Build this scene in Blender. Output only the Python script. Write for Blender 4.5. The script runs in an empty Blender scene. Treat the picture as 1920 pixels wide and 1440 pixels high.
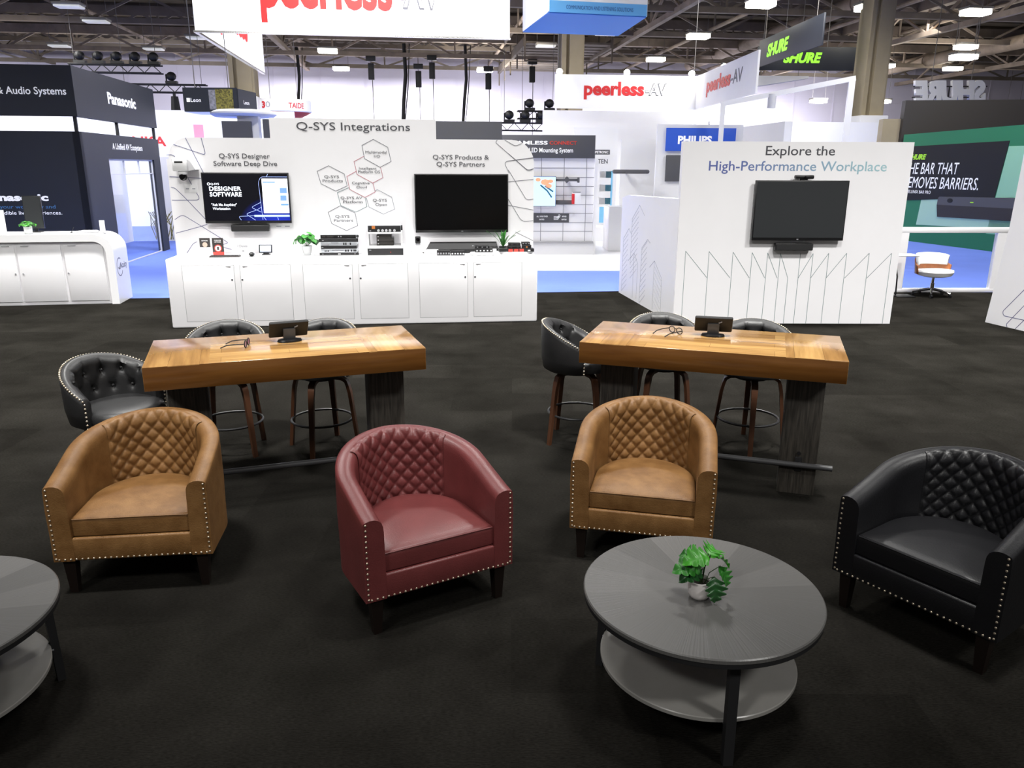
import bpy, bmesh, math, random
from mathutils import Vector, Matrix
random.seed(7)
PI = math.pi
R = math.radians
SC = bpy.context.scene
COL = SC.collection

# ---------------------------------------------------------------- camera
cam_d = bpy.data.cameras.new('camera')
cam_d.sensor_fit = 'HORIZONTAL'
cam_d.sensor_width = 36.0
cam_d.lens = 36.0 * 1460 / 1920
cam_d.clip_end = 300
cam = bpy.data.objects.new('camera', cam_d)
COL.objects.link(cam)
cam.matrix_world = Matrix.Translation((0, 0, 1.9)) @ Matrix.Rotation(R(90 - 15.6), 4, 'X') @ Matrix.Rotation(R(0.25), 4, 'Z')
SC.camera = cam

# ---------------------------------------------------------------- light and exposure
HA = R(7)                                   # the hall grid is turned 7 degrees
def hall(u, v, z=0.0):
    return Vector((u * math.cos(HA) - v * math.sin(HA), u * math.sin(HA) + v * math.cos(HA), z))

world = bpy.data.worlds.new('hall_ambient')
SC.world = world
world.use_nodes = True
world.node_tree.nodes['Background'].inputs[0].default_value = (1.0, 0.97, 0.93, 1)
world.node_tree.nodes['Background'].inputs[1].default_value = 0.13
SC.view_settings.view_transform = 'Standard'
SC.view_settings.look = 'None'
SC.view_settings.gamma = 1
SC.view_settings.exposure = 0.0
SC.view_settings.use_curve_mapping = False

def area(name, loc, power, sx, sy, rot=(0, 0, 0), col=(1, .985, .95), spread=PI):
    d = bpy.data.lights.new(name, 'AREA')
    d.shape = 'RECTANGLE'; d.size = sx; d.size_y = sy; d.energy = power; d.color = col; d.spread = spread
    o = bpy.data.objects.new(name, d); COL.objects.link(o)
    o.location = loc; o.rotation_euler = rot
    return o
# spotlight bars over the stand, out of the frame: one aimed at the walls, one beyond the tables
for u, pw in ((-6.5, 124), (-2.2, 140), (2.2, 160), (6.5, 166)):
    area('spot_bar', hall(u, 2.6, 7.3), pw, 1.0, .6, (R(27), 0, HA), spread=R(76))
for u in (-8, -2.6, 2.6, 8):
    area('spot_bar', hall(u, 9.7, 8.4), 400, 1.2, .8, (R(0), 0, HA), spread=R(98))
for u in (-6, 6):  # unseen fill from behind, added to brighten table and chair fronts
    area('hall_lamp_and_fill', hall(u, -4, 8.6), 430, 2.0, 1.0, (R(30), 0, HA))
# lamps over the aisles and booths beyond
for v, row in ((15.5, ((-16, 900), (-1, 760), (12, 420))), (23.5, ((-16, 1100), (-2, 900), (10.8, 620), (24, 620))), (34, ((-16, 800), (-1, 900), (24, 500)))):
    for u, pw in row:
        area('hall_lamp_and_fill', hall(u, v, 7.55), pw, 4.0, 3.0, (R(24), 0, HA), spread=R(140))
# unseen area lights added for upward spill from the high lamps onto the roof
for v in (27, 38, 48):
    for u, pw in ((-18, 60), (4, 260), (26, 230)):
        area('roof_fill', hall(u, v, 7.0), pw, 5.0, 3.0, (R(180), 0, HA), (1, .93, .82))
# lamps that wash the far wall, and unseen fill lights added to brighten the left booths
for u, pw in ((-6.5, 2600), (1.5, 2600), (15, 2000), (22, 2000)):
    area('wall_wash_and_fill', hall(u, 51.5, 6.3), pw, 5.0, 0.6, (R(16), 0, HA), (.93, .95, 1.0))
for u in (-28, -14, 6, 26):  # unseen extra wash added to raise the far wall's brightness
    area('wall_wash_and_fill', hall(u, 48, 6.6), 420, 6.0, 0.6, (R(75), 0, HA), (.9, .92, 1.0))
area('booth_fill', hall(-10, 21, 5.2), 420, 3, 1, (R(30), 0, HA))
area('booth_fill', (-8.9, 15.6, 3.6), 160, 1.4, 1.4)

# ---------------------------------------------------------------- materials
MATS = {}
def srgb(h):
    def f(c):
        c /= 255.0
        return c / 12.92 if c <= .04045 else ((c + .055) / 1.055) ** 2.4
    return (f(h[0]), f(h[1]), f(h[2]), 1)
def mat(name, rgb, rough=.5, metal=0.0, spec=.5, emit=0.0, vary=0.0, vscale=6.0, bump=0.0, bscale=80.0, rgb2=None, stretch=None, coat=0.0):
    m = bpy.data.materials.new(name); m.use_nodes = True
    nt = m.node_tree; N = nt.nodes; L = nt.links
    b = N['Principled BSDF']
    c = srgb(rgb)
    b.inputs['Base Color'].default_value = c
    b.inputs['Roughness'].default_value = rough
    b.inputs['Metallic'].default_value = metal
    b.inputs['Specular IOR Level'].default_value = spec
    if coat: b.inputs['Coat Weight'].default_value = coat; b.inputs['Coat Roughness'].default_value = .12
    if emit:
        b.inputs['Emission Color'].default_value = c
        b.inputs['Emission Strength'].default_value = emit
    tc = mp = None
    if vary or rgb2 or bump:
        tc = N.new('ShaderNodeTexCoord'); mp = N.new('ShaderNodeMapping')
        L.new(tc.outputs['Object'], mp.inputs['Vector'])
        if stretch: mp.inputs['Scale'].default_value = stretch
    if vary or rgb2:
        n = N.new('ShaderNodeTexNoise'); n.inputs['Scale'].default_value = vscale
        n.inputs['Detail'].default_value = 5; n.inputs['Roughness'].default_value = .6
        L.new(mp.outputs[0], n.inputs['Vector'])
        r = N.new('ShaderNodeValToRGB')
        r.color_ramp.elements[0].position = .34; r.color_ramp.elements[1].position = .68
        if rgb2: c2 = srgb(rgb2)
        else: c2 = tuple(min(1, x * (1 + vary)) for x in c[:3]) + (1,)
        r.color_ramp.elements[0].color = tuple(x * (1 - vary) for x in c[:3]) + (1,)
        r.color_ramp.elements[1].color = c2
        L.new(n.outputs[0], r.inputs[0]); L.new(r.outputs[0], b.inputs['Base Color'])
    if bump:
        n2 = N.new('ShaderNodeTexNoise'); n2.inputs['Scale'].default_value = bscale; n2.inputs['Detail'].default_value = 3
        L.new(mp.outputs[0], n2.inputs['Vector'])
        bp = N.new('ShaderNodeBump'); bp.inputs['Strength'].default_value = bump; bp.inputs['Distance'].default_value = .01
        L.new(n2.outputs[0], bp.inputs['Height']); L.new(bp.outputs[0], b.inputs['Normal'])
    MATS[name] = m
    return m

mat('white_panel', (243, 242, 245), .42, vary=.015, vscale=1.5)
mat('white_gloss', (240, 240, 242), .25)
mat('white_matte', (236, 236, 238), .7)
mat('white_fabric', (245, 245, 246), .85, vary=.01, vscale=3)
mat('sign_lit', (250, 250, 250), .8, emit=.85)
mat('grey_panel', (84, 84, 88), .6)
mat('mid_grey', (150, 150, 154), .5)
mat('light_grey', (206, 206, 210), .5)
mat('silver', (190, 194, 200), .35, metal=.6)
mat('steel', (200, 200, 200), .25, metal=1)
mat('nail_metal', (214, 200, 178), .3, metal=.8)
mat('chrome', (225, 225, 228), .12, metal=1)
mat('black_plastic', (20, 20, 22), .38)
mat('black_matte', (24, 24, 26), .7)
mat('black_gloss', (8, 8, 10), .08, spec=.4)
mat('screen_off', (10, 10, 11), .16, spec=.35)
mat('screen_sheen', (52, 54, 56), .14, spec=.5)  # grey of reflected sheen put into the base colour
mat('dark_wood_leg', (26, 18, 15), .4)
mat('navy_panel', (26, 30, 39), .55, vary=.05, vscale=2)
mat('charcoal_panel', (50, 46, 44), .6)
mat('truss_steel', (138, 124, 110), .75, vary=.25, vscale=1.2)
mat('truss_dark', (104, 94, 84), .8, vary=.2, vscale=1.0)
mat('roof_deck', (82, 74, 66), .9, vary=.3, vscale=.6)
mat('rig_black', (22, 22, 24), .6)
mat('rig_wire', (96, 92, 90), .6)
mat('column_beige', (156, 144, 118), .8, vary=.06, vscale=1.5)
mat('ink_grey', (74, 74, 80), .6)
mat('ink_light', (150, 152, 160), .6)
mat('ink_mid', (118, 118, 126), .6)
mat('line_navy', (88, 90, 132), .6)
mat('line_green', (120, 138, 140), .6)
mat('line_red', (176, 108, 120), .6)
mat('letter_red', (206, 34, 34), .5, emit=.05)
mat('letter_red_flat', (206, 38, 42), .5)
mat('letter_orange', (214, 66, 48), .5)
mat('letter_white', (245, 245, 246), .5, emit=.25)
mat('letter_black', (30, 30, 32), .5)
mat('letter_blue', (74, 126, 176), .5)
mat('letter_navy', (48, 90, 150), .5)
mat('neon_green', (150, 240, 60), .5, emit=.5)
mat('soft_orange', (236, 160, 120), .5, emit=.5)
mat('neon_green_dim', (160, 220, 50), .5, emit=.15)
mat('green_dark', (38, 122, 84), .6)
mat('green_light', (150, 206, 172), .6)
mat('green_pale', (176, 216, 190), .6)
mat('sign_blue', (44, 112, 196), .7)
mat('sign_blue_light', (104, 176, 232), .7)
mat('cobalt_paint', (44, 92, 206), .5)
mat('sky_blue', (134, 202, 240), .5)
mat('teal', (40, 108, 130), .5)
mat('red_paint', (208, 40, 46), .5)
mat('pink_print', (236, 150, 170), .6)
mat('peach_print', (222, 198, 180), .6)
mat('lens_emit', (255, 252, 238), .4, emit=26.0)
mat('lens_unlit_glow', (225, 226, 222), .4, emit=.35)  # faint glow stands in for light on the switched-off lenses
mat('lamp_body', (120, 116, 108), .6)
mat('soil', (30, 24, 18), .95, bump=.5, bscale=120)
mat('pot_white', (232, 226, 224), .45)
mat('stem_green', (44, 70, 34), .5)
mat('rail_black', (34, 34, 36), .45)
mat('pipe_grey', (70, 70, 72), .4)
mat('label_red', (200, 60, 50), .5)
mat('label_orange', (214, 130, 60), .5)
mat('screen_sky', (176, 208, 245), .4, emit=.85)
mat('screen_white', (244, 247, 255), .4, emit=1.0)
mat('screen_black', (6, 6, 12), .2, emit=.2)
mat('screen_blue', (40, 66, 220), .3, emit=.9)
mat('screen_blue_line', (170, 190, 255), .3, emit=.9)
mat('screen_text', (240, 244, 255), .3, emit=1.0)
mat('screen_tile', (112, 150, 220), .3, emit=.8)
mat('gold_print', (104, 98, 42), .6, vary=.8, vscale=26)
mat('grey_print', (120, 120, 126), .6, vary=.4, vscale=20)
mat('leaf_green', (52, 128, 44), .38, vary=.35, vscale=9)
mat('leaf_dark', (30, 78, 34), .35, vary=.35, vscale=9)
mat('leaf_bright', (66, 156, 40), .38, vary=.3, vscale=9)
mat('violet_glint', (120, 70, 130), .1, spec=.8)  # violet reflection of the lens coating put into the base colour
mat('walnut', (74, 46, 30), .4, vary=.35, vscale=5, stretch=(1, 1, .15))
mat('chair_wood', (150, 90, 50), .4, vary=.3, vscale=6)
mat('tan_leather', (116, 80, 42), .5, spec=.35, rgb2=(134, 98, 58), vary=.16, vscale=9, bump=.12, bscale=160)
mat('burgundy_leather', (106, 50, 50), .4, vary=.1, vscale=8, bump=.1, bscale=160)
mat('black_leather', (24, 24, 27), .42, vary=.1, vscale=8, bump=.1, bscale=160)
mat('stool_leather', (38, 38, 39), .42, vary=.1, vscale=8, bump=.1, bscale=160)
mat('grey_wood', (54, 50, 46), .6, rgb2=(84, 79, 72), vary=.3, vscale=14, stretch=(6, 6, .35))
mat('carpet_blue', (98, 122, 210), .95, vary=.06, vscale=.7, bump=.3, bscale=300)
mat('floor_white', (234, 234, 238), .35, vary=.03, vscale=.8)
mat('concrete', (120, 118, 116), .8, vary=.1, vscale=.5)
mat('hall_wall', (196, 190, 206), .85, vary=.04, vscale=.15)
mat('coffee_shelf', (150, 148, 144), .25, vary=.06, vscale=5)

def mat_glass(name, tint, gloss=.12):
    m = bpy.data.materials.new(name); m.use_nodes = True
    nt = m.node_tree; nt.nodes.clear()
    o = nt.nodes.new('ShaderNodeOutputMaterial'); mx = nt.nodes.new('ShaderNodeMixShader')
    t = nt.nodes.new('ShaderNodeBsdfTransparent'); g = nt.nodes.new('ShaderNodeBsdfGlossy'); f = nt.nodes.new('ShaderNodeLayerWeight'); pw = nt.nodes.new('ShaderNodeMath'); pw.operation = 'POWER'; pw.inputs[1].default_value = 4; ml = nt.nodes.new('ShaderNodeMath'); ml.operation = 'MULTIPLY'; ml.inputs[1].default_value = .55
    ad = nt.nodes.new('ShaderNodeMath'); ad.operation = 'ADD'; ad.inputs[1].default_value = gloss
    f.inputs[0].default_value = .5; nt.links.new(f.outputs['Facing'], pw.inputs[0]); nt.links.new(pw.outputs[0], ml.inputs[0])
    t.inputs[0].default_value = tint; g.inputs['Roughness'].default_value = .03
    nt.links.new(ml.outputs[0], ad.inputs[0]); nt.links.new(ad.outputs[0], mx.inputs[0])
    nt.links.new(t.outputs[0], mx.inputs[1]); nt.links.new(g.outputs[0], mx.inputs[2]); nt.links.new(mx.outputs[0], o.inputs[0])
    MATS[name] = m
mat_glass('pane', (.95, .97, .99, 1), .05)
mat_glass('pane_clear', (.96, .98, .98, 1), .02)

def mat_carpet():
    m = bpy.data.materials.new('carpet_black'); m.use_nodes = True
    nt = m.node_tree; N = nt.nodes; L = nt.links; b = N['Principled BSDF']
    tc = N.new('ShaderNodeTexCoord')
    n1 = N.new('ShaderNodeTexNoise'); n1.inputs['Scale'].default_value = 1.6; n1.inputs['Detail'].default_value = 6; n1.inputs['Roughness'].default_value = .65
    n2 = N.new('ShaderNodeTexNoise'); n2.inputs['Scale'].default_value = 60; n2.inputs['Detail'].default_value = 4
    mp = N.new('ShaderNodeMapping'); mp.inputs['Scale'].default_value = (1, 3.5, 1)
    br = N.new('ShaderNodeTexBrick'); br.inputs['Scale'].default_value = 1.0
    br.inputs['Brick Width'].default_value = 1.0; br.inputs['Row Height'].default_value = .5; br.inputs['Mortar Size'].default_value = 0
    br.inputs['Color1'].default_value = (.8, .8, .8, 1); br.inputs['Color2'].default_value = (1.12, 1.12, 1.12, 1)
    L.new(tc.outputs['Object'], mp.inputs[0]); L.new(mp.outputs[0], n2.inputs['Vector'])
    L.new(tc.outputs['Object'], n1.inputs['Vector']); L.new(tc.outputs['Object'], br.inputs['Vector'])
    r1 = N.new('ShaderNodeValToRGB'); r1.color_ramp.elements[0].position = .2; r1.color_ramp.elements[1].position = .85
    r1.color_ramp.elements[0].color = (.0078, .0072, .0062, 1); r1.color_ramp.elements[1].color = (.0250, .0235, .0205, 1)
    r2 = N.new('ShaderNodeValToRGB'); r2.color_ramp.elements[0].position = .3; r2.color_ramp.elements[1].position = .7
    r2.color_ramp.elements[0].color = (.62, .62, .62, 1); r2.color_ramp.elements[1].color = (1.3, 1.3, 1.3, 1)
    L.new(n1.outputs[0], r1.inputs[0]); L.new(n2.outputs[0], r2.inputs[0])
    def mul(a, c):
        x = N.new('ShaderNodeMix'); x.data_type = 'RGBA'; x.blend_type = 'MULTIPLY'; x.inputs[0].default_value = 1
        L.new(a, x.inputs[6]); L.new(c, x.inputs[7]); return x.outputs[2]
    L.new(mul(mul(r1.outputs[0], r2.outputs[0]), br.outputs[0]), b.inputs['Base Color'])
    b.inputs['Roughness'].default_value = 1; b.inputs['Specular IOR Level'].default_value = 0
    bp = N.new('ShaderNodeBump'); bp.inputs['Strength'].default_value = .6; bp.inputs['Distance'].default_value = .01
    L.new(n2.outputs[0], bp.inputs['Height']); L.new(bp.outputs[0], b.inputs['Normal'])
    MATS['carpet_black'] = m
mat_carpet()

def mat_table_top():
    # honey laminate: boards along the length in the middle, across at both ends
    m = bpy.data.materials.new('table_wood'); m.use_nodes = True
    nt = m.node_tree; N = nt.nodes; L = nt.links; b = N['Principled BSDF']
    tc = N.new('ShaderNodeTexCoord'); sx = N.new('ShaderNodeSeparateXYZ'); L.new(tc.outputs['Object'], sx.inputs[0])
    def brick(rot, w, h):
        mp = N.new('ShaderNodeMapping'); mp.inputs['Rotation'].default_value = rot
        L.new(tc.outputs['Object'], mp.inputs[0])
        br = N.new('ShaderNodeTexBrick'); br.inputs['Scale'].default_value = 1; br.inputs['Mortar Size'].default_value = .0006
        br.inputs['Brick Width'].default_value = w; br.inputs['Row Height'].default_value = h
        br.inputs['Color1'].default_value = srgb((190, 152, 98)); br.inputs['Color2'].default_value = srgb((152, 114, 68))
        br.inputs['Mortar'].default_value = srgb((104, 68, 32))
        L.new(mp.outputs[0], br.inputs['Vector'])
        mg = N.new('ShaderNodeMapping'); mg.inputs['Scale'].default_value = (2.2, 26, 26)
        L.new(mp.outputs[0], mg.inputs[0])
        n = N.new('ShaderNodeTexNoise'); n.inputs['Scale'].default_value = 1; n.inputs['Detail'].default_value = 5
        L.new(mg.outputs[0], n.inputs['Vector'])
        r = N.new('ShaderNodeValToRGB'); r.color_ramp.elements[0].position = .3; r.color_ramp.elements[1].position = .72
        r.color_ramp.elements[0].color = (.66, .6, .54, 1); r.color_ramp.elements[1].color = (1.15, 1.15, 1.1, 1)
        L.new(n.outputs[0], r.inputs[0])
        x = N.new('ShaderNodeMix'); x.data_type = 'RGBA'; x.blend_type = 'MULTIPLY'; x.inputs[0].default_value = 1
        L.new(br.outputs[0], x.inputs[6]); L.new(r.outputs[0], x.inputs[7])
        return x.outputs[2]
    mid = brick((0, 0, 0), .72, .115); end = brick((0, 0, R(90)), .7, .155)
    ab = N.new('ShaderNodeMath'); ab.operation = 'ABSOLUTE'; L.new(sx.outputs[0], ab.inputs[0])
    gt = N.new('ShaderNodeMath'); gt.operation = 'GREATER_THAN'; gt.inputs[1].default_value = .42; L.new(ab.outputs[0], gt.inputs[0])
    # the front and end faces always run lengthwise
    gz = N.new('ShaderNodeMath'); gz.operation = 'GREATER_THAN'; gz.inputs[1].default_value = .895; L.new(sx.outputs[2], gz.inputs[0])
    ml = N.new('ShaderNodeMath'); ml.operation = 'MULTIPLY'; L.new(gt.outputs[0], ml.inputs[0]); L.new(gz.outputs[0], ml.inputs[1])
    mx = N.new('ShaderNodeMix'); mx.data_type = 'RGBA'
    L.new(ml.outputs[0], mx.inputs[0]); L.new(mid, mx.inputs[6]); L.new(end, mx.inputs[7])
    L.new(mx.outputs[2], b.inputs['Base Color'])
    b.inputs['Roughness'].default_value = .15; b.inputs['Specular IOR Level'].default_value = .6
    MATS['table_wood'] = m
mat_table_top()

def mat_coffee_top():
    # black stained veneer laid in wedges that meet in the middle; grey stands in for reflections
    m = bpy.data.materials.new('coffee_top'); m.use_nodes = True
    nt = m.node_tree; N = nt.nodes; L = nt.links; b = N['Principled BSDF']
    tc = N.new('ShaderNodeTexCoord'); sx = N.new('ShaderNodeSeparateXYZ'); L.new(tc.outputs['Object'], sx.inputs[0])
    at = N.new('ShaderNodeMath'); at.operation = 'ARCTAN2'; L.new(sx.outputs[1], at.inputs[0]); L.new(sx.outputs[0], at.inputs[1])
    k = N.new('ShaderNodeMath'); k.operation = 'MULTIPLY'; k.inputs[1].default_value = 14 / (2 * PI); L.new(at.outputs[0], k.inputs[0])
    fl = N.new('ShaderNodeMath'); fl.operation = 'FLOOR'; L.new(k.outputs[0], fl.inputs[0])
    wn = N.new('ShaderNodeTexWhiteNoise'); wn.noise_dimensions = '1D'; L.new(fl.outputs[0], wn.inputs['W'])
    k2 = N.new('ShaderNodeMath'); k2.operation = 'MULTIPLY'; k2.inputs[1].default_value = 60; L.new(at.outputs[0], k2.inputs[0])
    n = N.new('ShaderNodeTexNoise'); n.noise_dimensions = '1D'; n.inputs['Scale'].default_value = 1; n.inputs['Detail'].default_value = 3; L.new(k2.outputs[0], n.inputs['W'])
    ad = N.new('ShaderNodeMath'); ad.operation = 'ADD'; L.new(n.outputs[0], ad.inputs[0]); L.new(wn.outputs[0], ad.inputs[1])
    r = N.new('ShaderNodeValToRGB'); r.color_ramp.elements[0].position = .3; r.color_ramp.elements[1].position = 1.0
    r.color_ramp.elements[0].color = (.105, .103, .099, 1); r.color_ramp.elements[1].color = (.155, .151, .146, 1)
    hf = N.new('ShaderNodeMath'); hf.operation = 'MULTIPLY'; hf.inputs[1].default_value = .6; L.new(ad.outputs[0], hf.inputs[0])
    L.new(hf.outputs[0], r.inputs[0]); L.new(r.outputs[0], b.inputs['Base Color'])
    b.inputs['Roughness'].default_value = .34; b.inputs['Specular IOR Level'].default_value = .5
    bp = N.new('ShaderNodeBump'); bp.inputs['Strength'].default_value = .12; bp.inputs['Distance'].default_value = .004
    L.new(n.outputs[0], bp.inputs['Height']); L.new(bp.outputs[0], b.inputs['Normal'])
    MATS['coffee_top'] = m
mat_coffee_top()

def mat_gradient(name, c1, c2):
    m = bpy.data.materials.new(name); m.use_nodes = True
    nt = m.node_tree; N = nt.nodes; L = nt.links; b = N['Principled BSDF']
    tc = N.new('ShaderNodeTexCoord'); sx = N.new('ShaderNodeSeparateXYZ'); L.new(tc.outputs['Object'], sx.inputs[0])
    r = N.new('ShaderNodeValToRGB'); r.color_ramp.elements[0].color = srgb(c1); r.color_ramp.elements[1].color = srgb(c2)
    mr = N.new('ShaderNodeMapRange'); mr.inputs[1].default_value = .5; mr.inputs[2].default_value = 2.3; L.new(sx.outputs[0], mr.inputs[0])
    L.new(mr.outputs[0], r.inputs[0]); L.new(r.outputs[0], b.inputs['Base Color']); b.inputs['Roughness'].default_value = .6
    MATS[name] = m
mat_gradient('print_gradient', (86, 100, 164), (160, 196, 204))

def mat_picture():
    # the picture on the lit television: black with a blue glow in its lower right corner
    m = bpy.data.materials.new('screen_picture'); m.use_nodes = True
    nt = m.node_tree; N = nt.nodes; L = nt.links; b = N['Principled BSDF']
    tc = N.new('ShaderNodeTexCoord'); mp = N.new('ShaderNodeMapping'); mp.vector_type = 'POINT'
    mp.inputs['Location'].default_value = (-1.25 / .5, 0, -1.20 / .36); mp.inputs['Scale'].default_value = (1 / .5, 0, 1 / .36)
    L.new(tc.outputs['Object'], mp.inputs[0])
    ln = N.new('ShaderNodeVectorMath'); ln.operation = 'LENGTH'; L.new(mp.outputs[0], ln.inputs[0])
    r = N.new('ShaderNodeValToRGB'); r.color_ramp.elements[0].color = (.02, .05, .75, 1); r.color_ramp.elements[1].color = (.001, .001, .004, 1)
    r.color_ramp.elements[1].position = .95
    L.new(ln.outputs['Value'], r.inputs[0]); L.new(r.outputs[0], b.inputs['Emission Color']); b.inputs['Emission Strength'].default_value = 1.0
    b.inputs['Base Color'].default_value = (.004, .004, .006, 1); b.inputs['Roughness'].default_value = .25
    MATS['screen_picture'] = m
mat_picture()

# ---------------------------------------------------------------- mesh tools
class MB:
    """collects shapes in one bmesh and links them as ONE object"""
    def __init__(s): s.bm = bmesh.new()
    def box(s, c, d, r=0.0, seg=2, rot=None):
        m = Matrix.Translation(c)
        if rot is not None: m = m @ rot
        m = m @ Matrix.Diagonal((d[0], d[1], d[2], 1))
        res = bmesh.ops.create_cube(s.bm, size=1, matrix=m)
        if r:
            es = list({e for v in res['verts'] for e in v.link_edges})
            bmesh.ops.bevel(s.bm, geom=es, offset=r, segments=seg, affect='EDGES', profile=.5, clamp_overlap=True)
        return s
    def b2(s, x0, x1, y0, y1, z0, z1, r=0.0, seg=2):
        return s.box(((x0 + x1) / 2, (y0 + y1) / 2, (z0 + z1) / 2), (abs(x1 - x0), abs(y1 - y0), abs(z1 - z0)), r, seg)
    def loft(s, rings, cap0=True, cap1=True, closed=True):
        vs = [[s.bm.verts.new(p) for p in ring] for ring in rings]
        n = len(vs[0])
        for a, b in zip(vs, vs[1:]):
            for i in range(n if closed else n - 1):
                j = (i + 1) % n
                s.bm.faces.new((a[i], a[j], b[j], b[i]))
        if cap0 and closed: s.bm.faces.new(list(reversed(vs[0])))
        if cap1 and closed: s.bm.faces.new(vs[-1])
        return s
    def cyl(s, p0, p1, r0, r1=None, seg=12):
        if r1 is None: r1 = r0
        p0 = Vector(p0); p1 = Vector(p1); d = (p1 - p0).normalized()
        a = d.orthogonal().normalized(); b = d.cross(a)
        rg = lambda p, r: [p + (a * math.cos(2 * PI * i / seg) + b * math.sin(2 * PI * i / seg)) * r for i in range(seg)]
        return s.loft([rg(p0, r0), rg(p1, r1)])
    def tube(s, pts, r, seg=8, closed=False):
        pts = [Vector(p) for p in pts]; n = len(pts); rings = []
        a = None
        for i, p in enumerate(pts):
            if closed: d = pts[(i + 1) % n] - pts[i - 1]
            else: d = pts[min(i + 1, n - 1)] - pts[max(i - 1, 0)]
            d.normalize()
            if a is None: a = d.orthogonal().normalized()
            a = (a - d * a.dot(d)); a.normalize(); b = d.cross(a)
            rr = r[i] if isinstance(r, (list, tuple)) else r
            rings.append([p + (a * math.cos(2 * PI * k / seg) + b * math.sin(2 * PI * k / seg)) * rr for k in range(seg)])
        if closed: rings.append(rings[0]); return s.loft(rings, False, False)
        return s.loft(rings)
    def lathe(s, prof, c=(0, 0, 0), seg=24, cap=True):
        c = Vector(c)
        rings = [[c + Vector((max(r, .0004) * math.cos(2 * PI * i / seg), max(r, .0004) * math.sin(2 * PI * i / seg), z)) for i in range(seg)] for r, z in prof]
        return s.loft(rings, cap, cap)
    def plate(s, poly, y0, y1):
        """outline in x,z given a thickness along y"""
        a = [s.bm.verts.new((x, y0, z)) for x, z in poly]; b = [s.bm.verts.new((x, y1, z)) for x, z in poly]
        n = len(poly)
        s.bm.faces.new(a); s.bm.faces.new(list(reversed(b)))
        for i in range(n):
            j = (i + 1) % n
            s.bm.faces.new((a[j], a[i], b[i], b[j]))
        return s
    def slab(s, poly, z0, z1):
        a = [s.bm.verts.new((x, y, z0)) for x, y in poly]; b = [s.bm.verts.new((x, y, z1)) for x, y in poly]
        n = len(poly)
        s.bm.faces.new(list(reversed(a))); s.bm.faces.new(b)
        for i in range(n):
            j = (i + 1) % n
            s.bm.faces.new((a[i], a[j], b[j], b[i]))
        return s
    def ribbon(s, pts, w, y0, y1, closed=False):
        pts = [Vector((p[0], p[1])) for p in pts]; n = len(pts); L_, R_ = [], []
        for i in range(n):
            p = pts[i]
            pa = pts[i - 1] if (i > 0 or closed) else None
            pb = pts[(i + 1) % n] if (i < n - 1 or closed) else None
            d1 = (p - pa).normalized() if pa is not None else None
            d2 = (pb - p).normalized() if pb is not None else None
            d1 = d1 if d1 is not None else d2; d2 = d2 if d2 is not None else d1
            t = (d1 + d2)
            t = t.normalized() if t.length > 1e-6 else d1
            nn = Vector((-t.y, t.x)); k = w / 2 / max(.35, nn.dot(Vector((-d1.y, d1.x))))
            L_.append(p + nn * k); R_.append(p - nn * k)
        rings = [[(l.x, y0, l.y), (r.x, y0, r.y), (r.x, y1, r.y), (l.x, y1, l.y)] for l, r in zip(L_, R_)]
        if closed: rings.append(rings[0]); return s.loft(rings, False, False)
        return s.loft(rings)
    def ball(s, c, r, u=8, v=6, half=None, sq=(1, 1, 1)):
        c = Vector(c)
        bmesh.ops.create_uvsphere(s.bm, u_segments=u, v_segments=v, radius=r, matrix=Matrix.Translation(c) @ Matrix.Diagonal((sq[0], sq[1], sq[2], 1)))
        return s
    def grid(s, fn, nu, nv):
        vs = [[s.bm.verts.new(fn(i / nu, j / nv)) for j in range(nv + 1)] for i in range(nu + 1)]
        for i in range(nu):
            for j in range(nv):
                s.bm.faces.new((vs[i][j], vs[i + 1][j], vs[i + 1][j + 1], vs[i][j + 1]))
        return s
    def xf(s, m):
        bmesh.ops.transform(s.bm, matrix=m, verts=s.bm.verts); return s
    def build(s, name, m, parent=None, label=None, loc=None, rotz=None, ang=40, recalc=True):
        if recalc: bmesh.ops.recalc_face_normals(s.bm, faces=s.bm.faces)
        me = bpy.data.meshes.new(name); s.bm.to_mesh(me); s.bm.free()
        me.polygons.foreach_set('use_smooth', [True] * len(me.polygons))
        me.set_sharp_from_angle(angle=R(ang))
        me.materials.append(MATS[m])
        o = bpy.data.objects.new(name, me); COL.objects.link(o)
        if parent: o.parent = parent
        if label: o['label'] = label
        if loc is not None: o.location = loc
        if rotz is not None: o.rotation_euler = (0, 0, rotz)
        return o

def tag(o, label, cat, group=None, kind=None):
    o['label'] = label
    o['category'] = cat
    if group: o['group'] = group
    if kind: o['kind'] = kind
    return o
def thing(name, label, cat, loc=(0, 0, 0), rotz=0.0, group=None):
    o = bpy.data.objects.new(name, None); COL.objects.link(o)
    o.empty_display_size = .1
    o.location = loc; o.rotation_euler = (0, 0, rotz)
    return tag(o, label, cat, group)
def struct(o):
    o['kind'] = 'structure'; return o
def dup(root, loc, rotz, label, group=None):
    def cp(o, par):
        c = o.copy(); COL.objects.link(c)
        if par: c.parent = par
        for ch in list(o.children): cp(ch, c)
        return c
    r = cp(root, None); r.location = loc; r.rotation_euler = (0, 0, rotz); r['label'] = label
    if group: r['group'] = group
    return r
def place(o, loc, rotz):
    o.location = loc; o.rotation_euler = (0, 0, rotz); return o

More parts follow.
